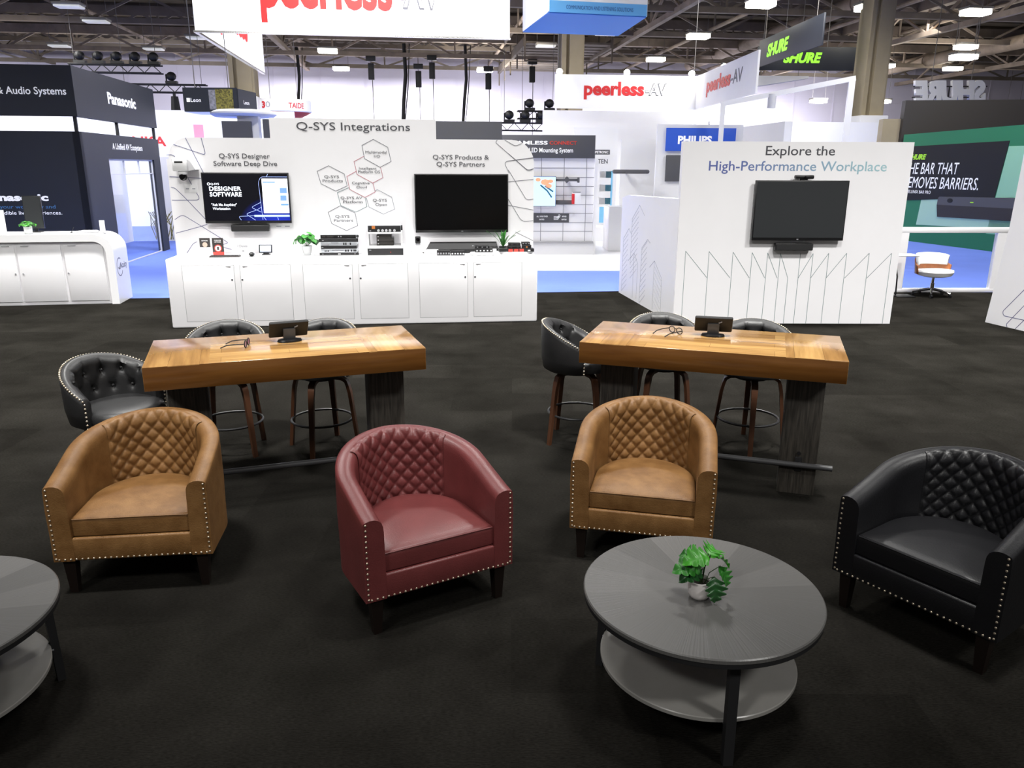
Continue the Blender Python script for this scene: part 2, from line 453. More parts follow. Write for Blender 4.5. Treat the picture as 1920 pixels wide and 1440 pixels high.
_cap = [None]
def _text_mesh(txt, bold=0.0, shear=0.0, space=1.0):
    cu = bpy.data.curves.new('lettering', 'FONT'); cu.body = txt; cu.resolution_u = 3
    cu.offset = bold; cu.shear = shear; cu.space_character = space; cu.extrude = .02
    o = bpy.data.objects.new('lettering', cu); COL.objects.link(o)
    dg = bpy.context.evaluated_depsgraph_get()
    me = bpy.data.meshes.new_from_object(o.evaluated_get(dg))
    bpy.data.objects.remove(o); bpy.data.curves.remove(cu)
    return me
def text(txt, m, parent, x0, x1, zb, zc, y, name='lettering', bold=0.0, shear=0.0, space=1.0, mirror=False, depth=.0012, label=None):
    """lettering on a surface that faces -y: from x0 to x1, base line zb, capitals up to zc"""
    if _cap[0] is None:
        h = _text_mesh('H'); ys = [v.co.y for v in h.vertices]; _cap[0] = max(ys); bpy.data.meshes.remove(h)
    me = _text_mesh(txt, bold, shear, space); me.name = name
    xs = [v.co.x for v in me.vertices]; a, b = min(xs), max(xs)
    kx = (x1 - x0) / (b - a); kz = (zc - zb) / _cap[0]
    for v in me.vertices:
        x = (v.co.x - a) * kx
        x = x1 - x if mirror else x0 + x
        v.co = (x, y - depth * (.5 + v.co.z / .04), zb + v.co.y * kz)
    if mirror: me.flip_normals()
    me.materials.clear(); me.materials.append(MATS[m])
    o = bpy.data.objects.new(name, me); COL.objects.link(o)
    if parent: o.parent = parent
    if label: o['label'] = label
    return o
def fillet(pts, r=.03, n=5):
    out = [Vector(pts[0])]
    for i in range(1, len(pts) - 1):
        a, p, b = Vector(pts[i - 1]), Vector(pts[i]), Vector(pts[i + 1])
        da = (a - p); db = (b - p); k = min(r, da.length * .45, db.length * .45)
        a1 = p + da.normalized() * k; b1 = p + db.normalized() * k
        for t in range(n + 1):
            t /= n; out.append(a1 * (1 - t) ** 2 + p * 2 * t * (1 - t) + b1 * t * t)
    out.append(Vector(pts[-1])); return out
def arc(cx, cz, r, a0, a1, n=8):
    return [(cx + r * math.cos(R(a0 + (a1 - a0) * i / n)), cz + r * math.sin(R(a0 + (a1 - a0) * i / n))) for i in range(n + 1)]

# ================================================================ the hall
line = lambda x: 12.12 + .123 * x
# black carpet of the stand, blue aisle carpet, pale booth floor, bare floor beyond
struct(MB().slab([(-26, -4), (26, -4), (26, 12.42), (6.0, 12.36), (5.9, line(5.9)), (-26, line(-26))], -.03, 0).build('floor', 'carpet_black'))
struct(MB().slab([(-26, line(-26)), (5.9, line(5.9)), (6.0, 12.36), (26, 12.42), (40, 12.5), (40, 34), (-40, 34), (-40, line(-40))], -.03, -.002).build('floor', 'carpet_blue'))
struct(MB().slab([(-60, 34), (90, 34), (90, 70), (-60, 70)], -.03, -.004).build('floor', 'concrete'))
struct(MB().slab([(-1.6, 14.72), (6.5, 14.95), (6.2, 27), (-2.4, 27)], -.002, .02).build('floor', 'floor_white'))
w = MB()
w.b2(-60, 90, 56, 56.3, -.1, 9.6)
for u in range(-57, 90, 3): w.b2(u - .04, u + .04, 55.96, 56.0, 0, 9.6)
for z in (3.2, 6.4): w.b2(-60, 90, 55.97, 56.0, z - .04, z + .04)
struct(w.build('wall_back', 'hall_wall', rotz=HA))
c = MB(); c.b2(-60, 90, -8, 56.3, 9.6, 9.8)
for v in range(-6, 56, 2): c.b2(-60, 90, v - .06, v + .06, 9.42, 9.6)
struct(c.build('ceiling', 'roof_deck', rotz=HA))

ORD = ['first', 'second', 'third', 'fourth', 'fifth', 'sixth', 'seventh', 'eighth', 'ninth', 'tenth', 'eleventh', 'twelfth', 'thirteenth', 'fourteenth', 'fifteenth', 'sixteenth', 'seventeenth', 'eighteenth', 'nineteenth', 'twentieth']
def truss(p0, p1, zb, zt, step, label, m='truss_steel', cw=.3):
    a = Vector(p0); b = Vector(p1); d = (b - a); n = max(2, int(d.length / step)); w = MB()
    ang = math.atan2(d.y, d.x)
    rz = Matrix.Rotation(ang, 4, 'Z'); mid = (a + b) / 2
    w.box((mid.x, mid.y, zb), (d.length, cw * .8, .22), rot=rz)
    w.box((mid.x, mid.y, zt), (d.length, cw * 1.3, .42), rot=rz)
    for i in range(n):
        q0 = a + d * (i / n); q1 = a + d * ((i + .5) / n); q2 = a + d * ((i + 1) / n)
        w.cyl((q0.x, q0.y, zt - .1), (q1.x, q1.y, zb), .07, seg=4); w.cyl((q2.x, q2.y, zt - .1), (q1.x, q1.y, zb), .07, seg=4)
        if i % 2: w.cyl((q1.x, q1.y, zt - .1), (q1.x, q1.y, zb), .06, seg=4)
    o = w.build('roof_truss', m)
    return tag(o, label, 'truss', 'roof trusses under the dark ceiling')
truss(hall(-42, 46), hall(60, 46), 7.72, 8.62, 3.2, 'long steel roof truss crossing the hall in front of the far lilac wall')
truss(hall(-42, 53), hall(60, 53), 7.9, 8.7, 4.2, 'thin steel roof truss standing right against the far wall', 'truss_dark', .2)
truss(hall(-40, 39), hall(50, 39), 8.0, 9.2, 4.6, 'dark cross truss in front of the long truss, second from the far hall wall side', 'truss_dark')
truss(hall(-36, 33), hall(46, 33), 8.0, 9.2, 5.0, 'nearest dark cross truss, level with the top edge of the picture', 'truss_dark')
truss(hall(-6.6, 22), hall(-6.6, 55), 7.9, 9.1, 4.0, 'roof truss running away from us left of the central gap below the big white sign')
truss(hall(10.6, 22), hall(10.6, 55), 7.9, 9.1, 4.0, 'roof truss running away from us behind the blue hanging box sign')
truss(hall(-22, 22), hall(-22, 55), 8.0, 9.1, 4.0, 'roof truss running away from us above the dark booth tower on the left', 'truss_dark')
truss(hall(23, 20), hall(23, 55), 7.7, 8.9, 4.0, 'roof truss running away from us to the right of the right-hand beige column')
truss(hall(34, 24), hall(34, 55), 7.6, 8.8, 4.0, 'rightmost roof truss running away from us above the reversed white letters')
for v, z, lab in ((36, 9.1, 'thin roof joist between the two nearest cross trusses'), (42.5, 9.0, 'thin roof joist just in front of the long truss'), (49.5, 9.1, 'thin roof joist between the long truss and the far wall')):
    truss(hall(-40, v), hall(56, v), z - .5, z, 1.6, lab, 'truss_dark', .12)
for k, (u, z, lab) in enumerate(((5.2, 8.5, 'thin conduit pipe running away left of the catwalk'), (14.2, 8.2, 'thin conduit pipe running away left of the right beige column'), (19.5, 8.15, 'thin conduit pipe running away right of the right beige column'), (26.2, 8.9, 'thin conduit pipe running away beside the big round duct'), (-14, 8.4, 'thin conduit pipe running away above the dark booth tower'))):
    w = MB(); w.cyl(hall(u, 20, z), hall(u, 55.9, z), .09, seg=8); tag(w.build('conduit_pipe', 'truss_steel'), lab, 'pipe', 'thin roof pipes')
# round ducts along the right-hand trusses
for u, z, lab in ((30.2, 8.0, 'long grey round duct above the reversed white letter sign'), (18.8, 8.6, 'long grey round duct just left of the right-hand beige column')):
    w = MB(); w.cyl(hall(u, 20, z), hall(u, 55, z), .34, seg=14)
    for v in range(22, 55, 4): w.cyl(hall(u, v - .06, z), hall(u, v + .06, z), .38, seg=14)
    tag(w.build('air_duct', 'truss_steel'), lab, 'duct', 'round air ducts')
# roof catwalk between two trusses
w = MB()
for k in range(12): w.b2(5.6, 10.0, 41.0 + k * 1.0, 41.7 + k * 1.0, 7.75, 7.85)
w.b2(5.5, 5.65, 41, 53, 7.6, 8.0); w.b2(9.9, 10.05, 41, 53, 7.6, 8.0)
for v in (41, 44, 47, 50, 53):
    w.cyl((5.6, v, 6.9), (5.6, v, 8.6), .05, seg=4); w.cyl((10, v, 6.9), (10, v, 8.6), .05, seg=4)
w.cyl((5.6, 41, 6.95), (10, 41, 6.95), .04, seg=4)
tag(w.build('catwalk', 'truss_dark', rotz=HA), 'dark slatted roof catwalk hanging left of the central beige column', 'catwalk')

# ---------------------------------------------------------------- columns
def column(x, y, wdt, z0, z1, wrap, label, marks):
    t = thing('column', label, 'column', (x, y, 0), HA, 'beige hall columns')
    w = MB()
    w.b2(-wdt / 2, wdt / 2, -.3, .3, z0, z1)
    w.b2(-wdt / 2 - .0, -wdt / 2 + .16, -.42, .42, z0, z1); w.b2(wdt / 2 - .16, wdt / 2, -.42, .42, z0, z1)
    w.b2(-wdt * .16, wdt * .42, -.46, -.3, z0, z1)
    w.build('shaft', 'column_beige', t)
    b = MB(); b.b2(-wdt * .62, wdt * .62, -.62, .62, 0, wrap, .03); b.build('base_wrap', 'white_matte', t)
    for dx, dz in marks:
        e = MB(); e.b2(dx - .07, dx + .07, -.625, -.62, dz - .22, dz + .16); e.b2(dx - .035, dx + .035, -.625, -.62, dz + .16, dz + .24); e.b2(dx + .12, dx + .2, -.625, -.62, dz - .1, dz + .24)
        e.build('extinguisher_sign', 'letter_red_flat', t)
    return t
column(-9.72, 30, .86, 4.0, 9.5, 4.28, 'beige hall column on the left, behind the black hanging box sign', [])
column(2.05, 30, .80, 3.2, 9.5, 3.55, 'beige hall column in the middle, below the blue hanging sign', [(.18, 3.05)])
column(12.85, 30, .84, 3.3, 9.5, 3.72, 'beige hall column on the right, beside the black hanging sign with green letters', [(-.45, 3.15), (.42, 3.15)])

# ---------------------------------------------------------------- ceiling lamps
def lamp(lit):
    t = thing('high_bay_lamp', 'lamp', 'ceiling lamp', (0, 0, 0), HA, 'lit high bay lamps' if lit else 'unlit high bay lamps')
    MB().b2(-.5, .5, -.32, .32, .12, .22, .03).build('housing', 'lamp_body', t)
    MB().b2(-.46, .46, -.28, .28, -.06 if lit else .04, .12, .03).build('lens', 'lens_emit' if lit else 'lens_unlit_glow', t)
    for x in (-.42, .42):
        w = MB(); w.cyl((x, 0, 0), (x, 0, 1.0), .012, seg=4); w.build('hanger', 'rig_wire', t, loc=(0, 0, .21))
    return t
def hang(t, key, top=9.62):
    for ch in t.children:
        if ch.name.split('.')[0] == key: ch.scale = (1, 1, top - t.location.z - ch.location.z)
    return t
LIT = [(-10.2, 49.4, 7.4), (-9.3, 42.0, 7.4), (-1.7, 49.9, 7.4), (7.6, 44.7, 7.4), (8.1, 37.0, 7.4), (8.7, 30.0, 7.4), (12.8, 30.6, 7.4), (17.0, 31.3, 7.4),
       (19.2, 52.0, 5.9), (20.9, 47.0, 7.4), (21.4, 39.8, 7.4), (23.2, 52.0, 5.9), (25.3, 48.1, 7.4), (31.5, 52.0, 5.7), (30.9, 47.0, 4.9), (18.2, 33.9, 6.2)]
ALLL = sorted(LIT, key=lambda q: q[0] / q[1])
proto = None
for i, (x, y, z) in enumerate(ALLL):
    lab = 'glowing high-bay ceiling lamp, %s from the left among the lit ones' % ORD[i]
    if proto is None:
        proto = hang(place(lamp(True), (x, y, z), HA), 'hanger'); proto['label'] = lab
    else: hang(dup(proto, (x, y, z), HA, lab), 'hanger')
DIM = [(-16.9, 34.3, 7.4), (-22.2, 41.1, 7.4), (-18.0, 42.0, 7.4), (-16.3, 31.2, 7.4), (-14.4, 38.4, 7.4), (1.55, 40.4, 7.4), (4.05, 36.8, 7.4)]
proto = None
for i, (x, y, z) in enumerate(sorted(DIM, key=lambda q: q[0] / q[1])):
    lab = 'switched-off flat ceiling lamp, %s from the left among the unlit ones' % ORD[i]
    if proto is None:
        proto = hang(place(lamp(False), (x, y, z), HA), 'hanger'); proto['label'] = lab
    else: hang(dup(proto, (x, y, z), HA, lab), 'hanger')

# ---------------------------------------------------------------- rigging hung from the trusses
def hoist():
    t = thing('chain_hoist', 'hoist', 'chain hoist', (0, 0, 0), HA, 'chain hoists hanging from the roof truss')
    MB().b2(-.16, .16, -.14, .14, -.42, .42, .03).build('motor', 'rig_black', t)
    MB().b2(-.26, .26, -.2, .2, .52, .78, .02).build('chain_bag', 'rig_black', t)
    w = MB(); w.cyl((0, 0, 0), (0, 0, 1), .02, seg=5); w.build('chain', 'rig_wire', t, loc=(0, 0, .41))
    w = MB(); w.cyl((.05, 0, -.4), (.05, 0, -3.4), .022, seg=5); w.build('cable', 'rig_wire', t)
    return t
H = [hall(q[0] + 5.6, 46, q[1]) for q in ((-7.75, 6.85), (-5.2, 6.5), (-4.45, 6.95), (-1.35, 6.45), (1.1, 6.85))]
names = ['first chain hoist from the left under the long roof truss', 'second chain hoist from the left, lowest of the left pair', 'third chain hoist from the left, tucked high under the truss', 'fourth chain hoist from the left, beside the bright lamp', 'rightmost chain hoist under the truss, left of the central column']
for i, q in enumerate(H):
    if i == 0: hp = hang(place(hoist(), q, HA), 'chain', 7.64); hp['label'] = names[0]
    else: hang(dup(hp, q, HA, names[i]), 'chain', 7.64)
# thick cable drops
for (x, y, z0, z1, r, lab) in ((-11.6, 46, 3.9, 8.0, .09, 'black cable drop left of the lamp pair above the heading'), (-5.95, 45.5, 3.9, 8.3, .11, 'thickest black cable drop, right of the first hoists'),
                               (-2.65, 45.5, 3.6, 8.3, .09, 'kinked black cable drop above the dark grey panel')):
    w = MB(); y = 46 * .9925 + (x * .9925 + 5.6) * .122; w.tube([(x, y, z1), (x + .05, y, (z0 + z1) * .55), (x - .08, y, (z0 + z1) * .45), (x - .2, y, z0)], r, 6)
    w.tube([(x + .3, y, z1), (x + .16, y, (z0 + z1) * .5), (x - .1, y, z0)], r * .3, 5)
    tag(w.build('cable_drop', 'rig_black'), lab, 'cable', 'cable drops')
def wires(parent, pts, top):
    for x, y, z in pts:
        w = MB(); w.cyl((x, y, z), (x, y, 9.44 - parent.location.z), .012, seg=4)
        w.build('hanging_wire', 'rig_wire', parent)
# lighting trusses with moving heads
def light_rig(loc, L, label, heads, under):
    t = thing('lighting_truss', label, 'lighting truss', loc, HA, 'black lighting trusses')
    w = MB()
    for y in (0, .3):
        for z in (0, .3): w.cyl((0, y, z), (L, y, z), .03, seg=6)
    n = int(L / .3)
    for i in range(n): w.cyl((i * L / n, 0, 0 if i % 2 else .3), ((i + 1) * L / n, 0, .3 if i % 2 else 0), .02, seg=4); w.cyl((i * L / n, 0, 0 if i % 2 else .3), (i * L / n, .3, 0 if i % 2 else .3), .02, seg=4)
    w.build('lattice', 'rig_black', t)
    wires(t, [(.2, .15, .3), (L - .2, .15, .3)], 0)
    for i in range(heads):
        x = L * (i + .6) / heads
        h = MB(); h.ball((x, .15, .62), .2, 8, 6, sq=(1, 1, .9)); h.b2(x - .22, x + .22, .02, .28, .34, .44); h.cyl((x - .2, .15, .4), (x - .2, .15, .7), .03, seg=5)
        h.build('moving_head', 'rig_black', t)
    for x in under:
        h = MB(); h.cyl((x, .1, -.15), (x, .1, -.75), .14, .2, 8); h.b2(x - .05, x + .05, .05, .15, -.2, 0); h.build('wash_light', 'rig_black', t)
light_rig((-17.6, 33, 5.45), 3.5, 'black lighting truss with moving heads above the left dark booth tower, upper one', 5, ())
light_rig((-15.9, 33.4, 4.75), 3.4, 'black lighting truss with two lamps hung below it, left of the black hanging box', 1, (2.1, 2.9))
light_rig((-.55, 34, 3.35), 2.7, 'low black lighting truss with a row of fixtures left of the central column', 4, ())
light_rig((.2, 34.5, 3.85), 1.7, 'short upper lighting truss stacked above the low one by the central column', 2, ())

# ---------------------------------------------------------------- hanging signs
# big white box sign, near
t = thing('hanging_sign', 'huge white hanging box sign with red lettering cut off by the top of the picture', 'hanging sign', (-7.34, 19.52, 4.9), R(7))
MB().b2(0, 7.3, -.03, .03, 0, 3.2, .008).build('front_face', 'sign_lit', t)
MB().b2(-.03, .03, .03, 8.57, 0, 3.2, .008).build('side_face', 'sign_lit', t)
w = MB(); w.b2(-.05, 7.32, -.04, .04, -.045, 0); w.b2(-.05, .04, .04, 8.6, -.045, 0); w.build('frame_rail', 'steel', t)
text('peerless', 'letter_red', t, 1.50, 4.52, .56, 1.50, -.034, bold=.03, depth=.01)
text('-AV', 'ink_mid', t, 4.58, 5.66, .60, 1.36, -.034, bold=.036, depth=.006, label='thin grey outlined letters')
text('-AV', 'white_matte', t, 4.60, 5.64, .615, 1.345, -.040, bold=.008, depth=.006, label='white fill of the outlined letters')
o = text('peerless', 'letter_red', t, 0, 3.6, .62, 1.5, 0, bold=.045, depth=.01, label='red letters on the inside of the side face')
o.matrix_local = Matrix.Translation((.05, 2.3, 0)) @ Matrix.Rotation(R(90), 4, 'Z')
wires(t, [(.2, 0, 3.2), (7.1, 0, 3.2), (0, 8.2, 3.2)], 4.2)

# white sign with a corner, further away on the right
t = thing('hanging_sign', 'white hanging sign of two faces with red lettering and spotlights, right of centre', 'hanging sign', (1.32, 26.32, 3.7), R(5.5))
MB().b2(0, 4.63, -.03, .03, 0, 1.02, .008).build('front_face', 'white_fabric', t)
text('peerless', 'letter_red_flat', t, .93, 2.88, .42, .80, -.034, bold=.035, depth=.008)
text('-AV', 'ink_grey', t, 2.92, 3.62, .42, .76, -.034, bold=.034, depth=.004, label='thin grey outlined letters')
text('-AV', 'white_matte', t, 2.93, 3.61, .427, .753, -.038, bold=.004, depth=.004, label='white fill of the outlined letters')
sd = MB(); sd.b2(0, 5.94, -.03, .03, 0, 1.02, .008); sd = sd.build('side_face', 'white_fabric', t)
sd.matrix_local = Matrix.Translation((4.63, 0, 0)) @ Matrix.Rotation(R(-93.8), 4, 'Z')
o = text('peerless', 'letter_red_flat', sd, 1.3, 3.75, .42, .80, -.034, bold=.035, depth=.008)
o = text('-AV', 'ink_mid', sd, 3.8, 4.8, .42, .76, -.034, bold=.012, depth=.004, label='thin grey outlined letters')
for x, y in ((.1, -.1), (2.25, -.1), (4.35, -.1), (4.75, -1.9)):
    h = MB(); h.cyl((x, y, 1.02), (x, y, 1.2), .02, seg=5); h.cyl((x, y, 1.16), (x, y - .12, 1.08), .06, .1, 10); h.build('spotlight', 'rig_black', t)
    h = MB(); h.ball((x, y - .13, 1.07), .1, 10, 8); h.build('spot_lens', 'lens_emit', t)
wires(t, [(.1, 0, 1.02), (4.5, 0, 1.02)], 4.0)

# blue box sign at the top
t = thing('hanging_sign', 'white and blue hanging box sign with a blue underside at the top right of centre', 'hanging sign', (.79, 18.82, 5.2), R(12.4))
w = MB(); w.b2(0, 2.28, -.02, .02, .24, 1.6); w.build('front_face', 'white_fabric', t)
w = MB(); w.b2(0, 2.28, -.025, .025, 0, .24); w.build('front_band', 'sign_blue_light', t)
w = MB(); w.slab([(-.02, 0), (2.28, 0), (2.55, 2.62), (.02, 2.65)], -.02, .02); w.build('underside', 'sign_blue', t)
w = MB(); w.slab([(-.03, 0), (.01, 0), (.05, 2.65), (.01, 2.65)], 0, 1.6); w.build('side_face', 'white_fabric', t)
w = MB(); w.slab([(2.27, 0), (2.3, 0), (2.57, 2.62), (2.54, 2.62)], 0, 1.6); w.build('end_face', 'white_fabric', t)
text('TECHNOLOGIES', 'ink_light', t, .5, 1.5, .34, .44, -.022, space=1.4)
text('COMMUNICATION AND LISTENING SOLUTIONS', 'letter_navy', t, .38, 1.95, .075, .155, -.028, space=1.05)
w = MB()
for k, r in enumerate((.3, .2, .1)): w.ribbon(arc(1.86, .32, r, 90, 180, 8), .05, -.026, -.02)
w.build('wave_mark', 'letter_blue', t)
wires(t, [(.1, .1, 1.6), (2.1, .1, 1.6)], 3.6)

# black signs with green letters
t = thing('hanging_sign', 'black hanging sign with green lettering running away from us, left of the two', 'hanging sign', (9.15, 31.2, 5.5), R(-87.5))
MB().b2(0, 5.6, -.03, .03, 0, .92, .01).build('panel', 'navy_panel', t); wires(t, [(.5, 0, .9), (5, 0, .9)], 0)
o = text('SHURE', 'neon_green', t, .9, 2.9, .26, .64, -.034, bold=.04, shear=.25, depth=.01)
t = thing('hanging_sign', 'black hanging sign with green lettering facing us, half hidden by the right column', 'hanging sign', (9.1, 31.3, 5.42), R(1))
MB().b2(0, 4.6, -.03, .03, 0, .82, .01).build('panel', 'navy_panel', t)
text('SHURE', 'neon_green', t, .98, 2.42, .28, .60, -.034, bold=.05, shear=.25, depth=.01)
wires(t, [(1.0, 0, .8), (2.6, 0, .8)], 4.0)
# curved white canopy below those signs
w = MB(); w.plate([(0, .1), (2.1, .42), (2.1, .5), (0, .5)], -.6, 0); t = thing('hanging_sign', 'white hanging canopy with a curved lower edge below the black signs', 'hanging sign', (9.4, 33, 4.85), R(3)); w.build('panel', 'white_matte', t); wires(t, [(.3, -.3, .5), (1.8, -.3, .5)], 0)
# reversed letters
t = thing('hanging_sign', 'white letters seen from behind hanging above the dark green booth wall', 'hanging sign', (12.5, 26, 3.9), R(-4))
text('SHURE', 'light_grey', t, 0, 2.2, 0, .58, 0, bold=.06, shear=.2, mirror=True, depth=.16, space=.96)
w = MB(); w.b2(-.02, 2.2, -.12, -.09, .12, .15); w.b2(-.02, 2.2, -.12, -.09, .44, .47)
for x in (.36, 1.06, 1.72): w.b2(x, x + .03, -.12, -.09, .12, .47)
w.build('back_frame', 'rig_black', t)
wires(t, [(.55, 0, .5), (1.75, 0, .5)], 4.6)
# small black box sign on the left
t = thing('hanging_sign', 'small black hanging box sign with white lettering and a yellow picture on the left', 'hanging sign', (-7.98, 20, 3.155), R(1))
MB().b2(0, 1.30, -.02, .02, 0, .55).build('front_face', 'navy_panel', t)
w = MB(); w.b2(0, 1.1, -.02, .02, 0, .53); e = w.build('end_face', 'navy_panel', t); e.matrix_local = Matrix.Translation((1.30, 0, 0)) @ Matrix.Rotation(R(84), 4, 'Z')
MB().b2(.0, 1.3, .02, 1.08, -.01, .01).build('underside', 'white_matte', t)
MB().b2(.78, 1.2, -.024, -.02, .03, .52).build('printed_picture', 'gold_print', t)
MB().b2(.62, .78, -.024, -.02, .05, .5).build('printed_picture', 'grey_print', t)
MB().b2(.08, .16, -.026, -.02, .22, .31).build('square_mark', 'letter_white', t)
text('Leon', 'letter_white', t, .18, .42, .22, .31, -.022)
text('Leon', 'letter_white', e, .3, .62, .2, .29, -.022)
wires(t, [(.3, 0, .55), (1.1, 0, .55)], 5.0)
# round sign
t = thing('hanging_sign', 'round white hanging sign with a red underside left of the wall heading', 'hanging sign', (-8.5, 30.6, 3.62), 0)
w = MB(); w.lathe([(.95, .17), (.98, .2), (.98, .58), (.95, .6)], (0, 0, 0), 40); w.build('drum', 'white_fabric', t)
w = MB(); w.lathe([(.62, 0), (.95, .17)], (0, 0, 0), 40); w.build('underside', 'red_paint', t)
def on_drum(o, r):
    for v in o.data.vertices:
        a = v.co.x / r; rr = r - v.co.y
        v.co = (math.sin(a) * rr, -math.cos(a) * rr, v.co.z)
on_drum(text('3', 'letter_red_flat', t, -.62, -.45, .3, .50, -.004, bold=.05), .985)
on_drum(text('0', 'ink_light', t, -.42, -.24, .3, .50, -.004), .985)
on_drum(text('TAIDE', 'letter_red_flat', t, .42, 1.02, .29, .46, -.004, bold=.02), .985)
wires(t, [(-.5, 0, .6), (.5, 0, .6)], 4.5)

# ================================================================ neighbouring booths
# dark booth tower on the left; local x runs along its glazed side (away from us), -y is outside
TA = R(97.14)
t = thing('booth_tower', 'dark navy booth tower with a lit lettered fascia and a glass side, far left', 'exhibition booth', (-7.502, 14.126, 0), TA)
def side(m, name='wall', lab=None, mm='navy_panel'): return m.build(name, mm, t, lab)
side(MB().b2(0, 1.22, 0, .12, 0, 2.455)); 
side(MB().b2(1.22, 3.93, 0, .12, 2.01, 2.455), 'lintel'); side(MB().b2(3.93, 4.37, 0, .12, 0, 2.455), 'end_post')
side(MB().b2(0, 4.37, -.01, .1, 2.70, 3.52), 'fascia')
MB().b2(1.22, 3.93, .05, .062, .02, 2.01).build('glass', 'pane', t, 'clear glass front')
w = MB()
for x in (1.22, 2.14, 3.02, 3.9): w.b2(x, x + .03, .04, .07, 1.72 if x in (2.14, 3.02) else 0, 2.01)
w.b2(1.22, 3.93, .04, .07, 1.98, 2.01); w.b2(1.22, 3.93, .04, .07, 0, .02); w.b2(1.22, 3.93, .04, .07, 1.71, 1.73)
w.build('glass_frame', 'light_grey', t)
w = MB()
for x in (.02, 2.0, 4.28): w.b2(x, x + .05, .03, .08, 2.45, 2.72)
w.b2(-.0, .05, 3.0, 3.05, 2.45, 2.72); w.build('post', 'black_matte', t)
text('Panasonic', 'letter_white', t, 1.53, 3.10, 3.03, 3.22, -.012, bold=.035)
text('A Unified AV Ecosystem', 'letter_white', t, 1.49, 3.22, 2.19, 2.30, -.002, bold=.012)
# its front, turned a quarter
w = MB(); w.b2(-7, 0, 0, .12, 0, 2.455); fr = w.build('front_wall', 'navy_panel', t)
fr.matrix_local = Matrix.Rotation(R(-90), 4, 'Z')
w = MB(); w.b2(-7, .012, -.01, .1, 2.70, 3.52); ff = w.build('front_fascia', 'navy_panel', t)
ff.matrix_local = Matrix.Rotation(R(-90), 4, 'Z')
w = MB(); w.b2(-7, -.05, 1.6, 1.7, 0, 2.9); w.bm.free()
MB().b2(.3, 6.5, 1.5, 1.6, 0, 2.4).build('inner_wall', 'white_matte', t)
MB().b2(1.3, 2.5, 1.44, 1.5, 1.2, 1.85, .01).build('inner_screen', 'screen_blue', t)
MB().b2(1.3, 2.2, 1.2, 1.4, .62, .98, .02).build('inner_monitor', 'black_gloss', t)
MB().b2(2.9, 3.3, .7, 1.1, 0, .95).build('inner_plinth', 'white_matte', t)
text('& Audio Systems', 'letter_white', ff, -1.22, -.115, 3.05, 3.165, -.013, bold=.012)
text('panasonic', 'letter_white', fr, -1.72, -.66, 1.29, 1.40, -.004, bold=.045)
text('Streamline your workflow and', 'letter_blue', fr, -2.02, -.565, 1.155, 1.215, -.004)
text('create incredible live experiences.', 'letter_white', fr, -1.95, -.47, 1.05, 1.11, -.004)

# white booth wall behind the tower
t = thing('booth_wall', 'bright white booth wall with dark red letters behind the dark tower', 'exhibition booth', (-16, 25, 0), R(7))
MB().b2(-4, 9.1, 0, .2, 0, 3.55).build('panel', 'white_matte', t)
text('KONKA', 'letter_red_flat', t, 3.42, 5.13, 2.48, 2.75, -.004, bold=.03)
MB().b2(6.0, 6.29, -.01, 0, 2.5, 3.13).build('pink_panel', 'pink_print', t)
MB().b2(4.9, 5.13, -.01, 0, 1.54, 1.86).build('peach_panel', 'peach_print', t)
t = thing('booth_wall', 'grey free-standing booth panel in the gap left of the white counter wall', 'exhibition booth', (-9.0, 20.5, 0), R(7))
MB().b2(0, 2.2, 0, .15, 0, 2.1).build('panel', 'light_grey', t)
w = MB()
for k in range(26):
    x = .1 + random.random() * .7; w.tube([(x, -.25, .1), (x + random.uniform(-.12, .12), -.25 + random.uniform(-.1, .1), .45), (x + random.uniform(-.25, .25), -.25, .7 + random.random() * .15)], .012, 4)
tag(w.build('dry_branches', 'gold_print', loc=(-9.1, 20.0, 0), rotz=R(7)), 'bundle of pale dry branches on the aisle beside the dark tower', 'plant')

# dark panels and white canopy rising behind the long counter wall
w = MB(); w.b2(0, .48, 0, .1, 0, 2.63); tag(w.build('display_totem', 'grey_panel', loc=(-4.98, 14.0, 0), rotz=R(7)), 'dark grey panel behind the counter wall, under the white canopy, left of its white post', 'display panel', 'dark grey panels behind the counter wall')
w = MB(); w.b2(0, .43, 0, .1, 0, 2.67); tag(w.build('display_totem', 'grey_panel', loc=(-4.31, 14.1, 0), rotz=R(7)), 'dark grey panel behind the counter wall, just left of the raised heading', 'display panel', 'dark grey panels behind the counter wall')
w = MB(); w.b2(0, 1.15, 0, .1, 0, 2.645, .004); tag(w.build('display_totem', 'grey_panel', loc=(-1.33, 14.0, 0), rotz=R(7)), 'wide dark grey panel behind the counter wall, right of the raised heading', 'display panel', 'dark grey panels behind the counter wall')
t = thing('canopy', 'white round canopy on a post peeking over the counter wall', 'canopy', (-4.75, 14.5, 0), R(7))
w = MB(); w.lathe([(.5, 2.72), (.56, 2.76), (.56, 2.79), (.46, 2.83)], (0, 0, 0), 32); w.build('disc', 'white_matte', t)
MB().b2(-.05, .3, -.35, -.1, 0, 2.74).build('post', 'white_matte', t)

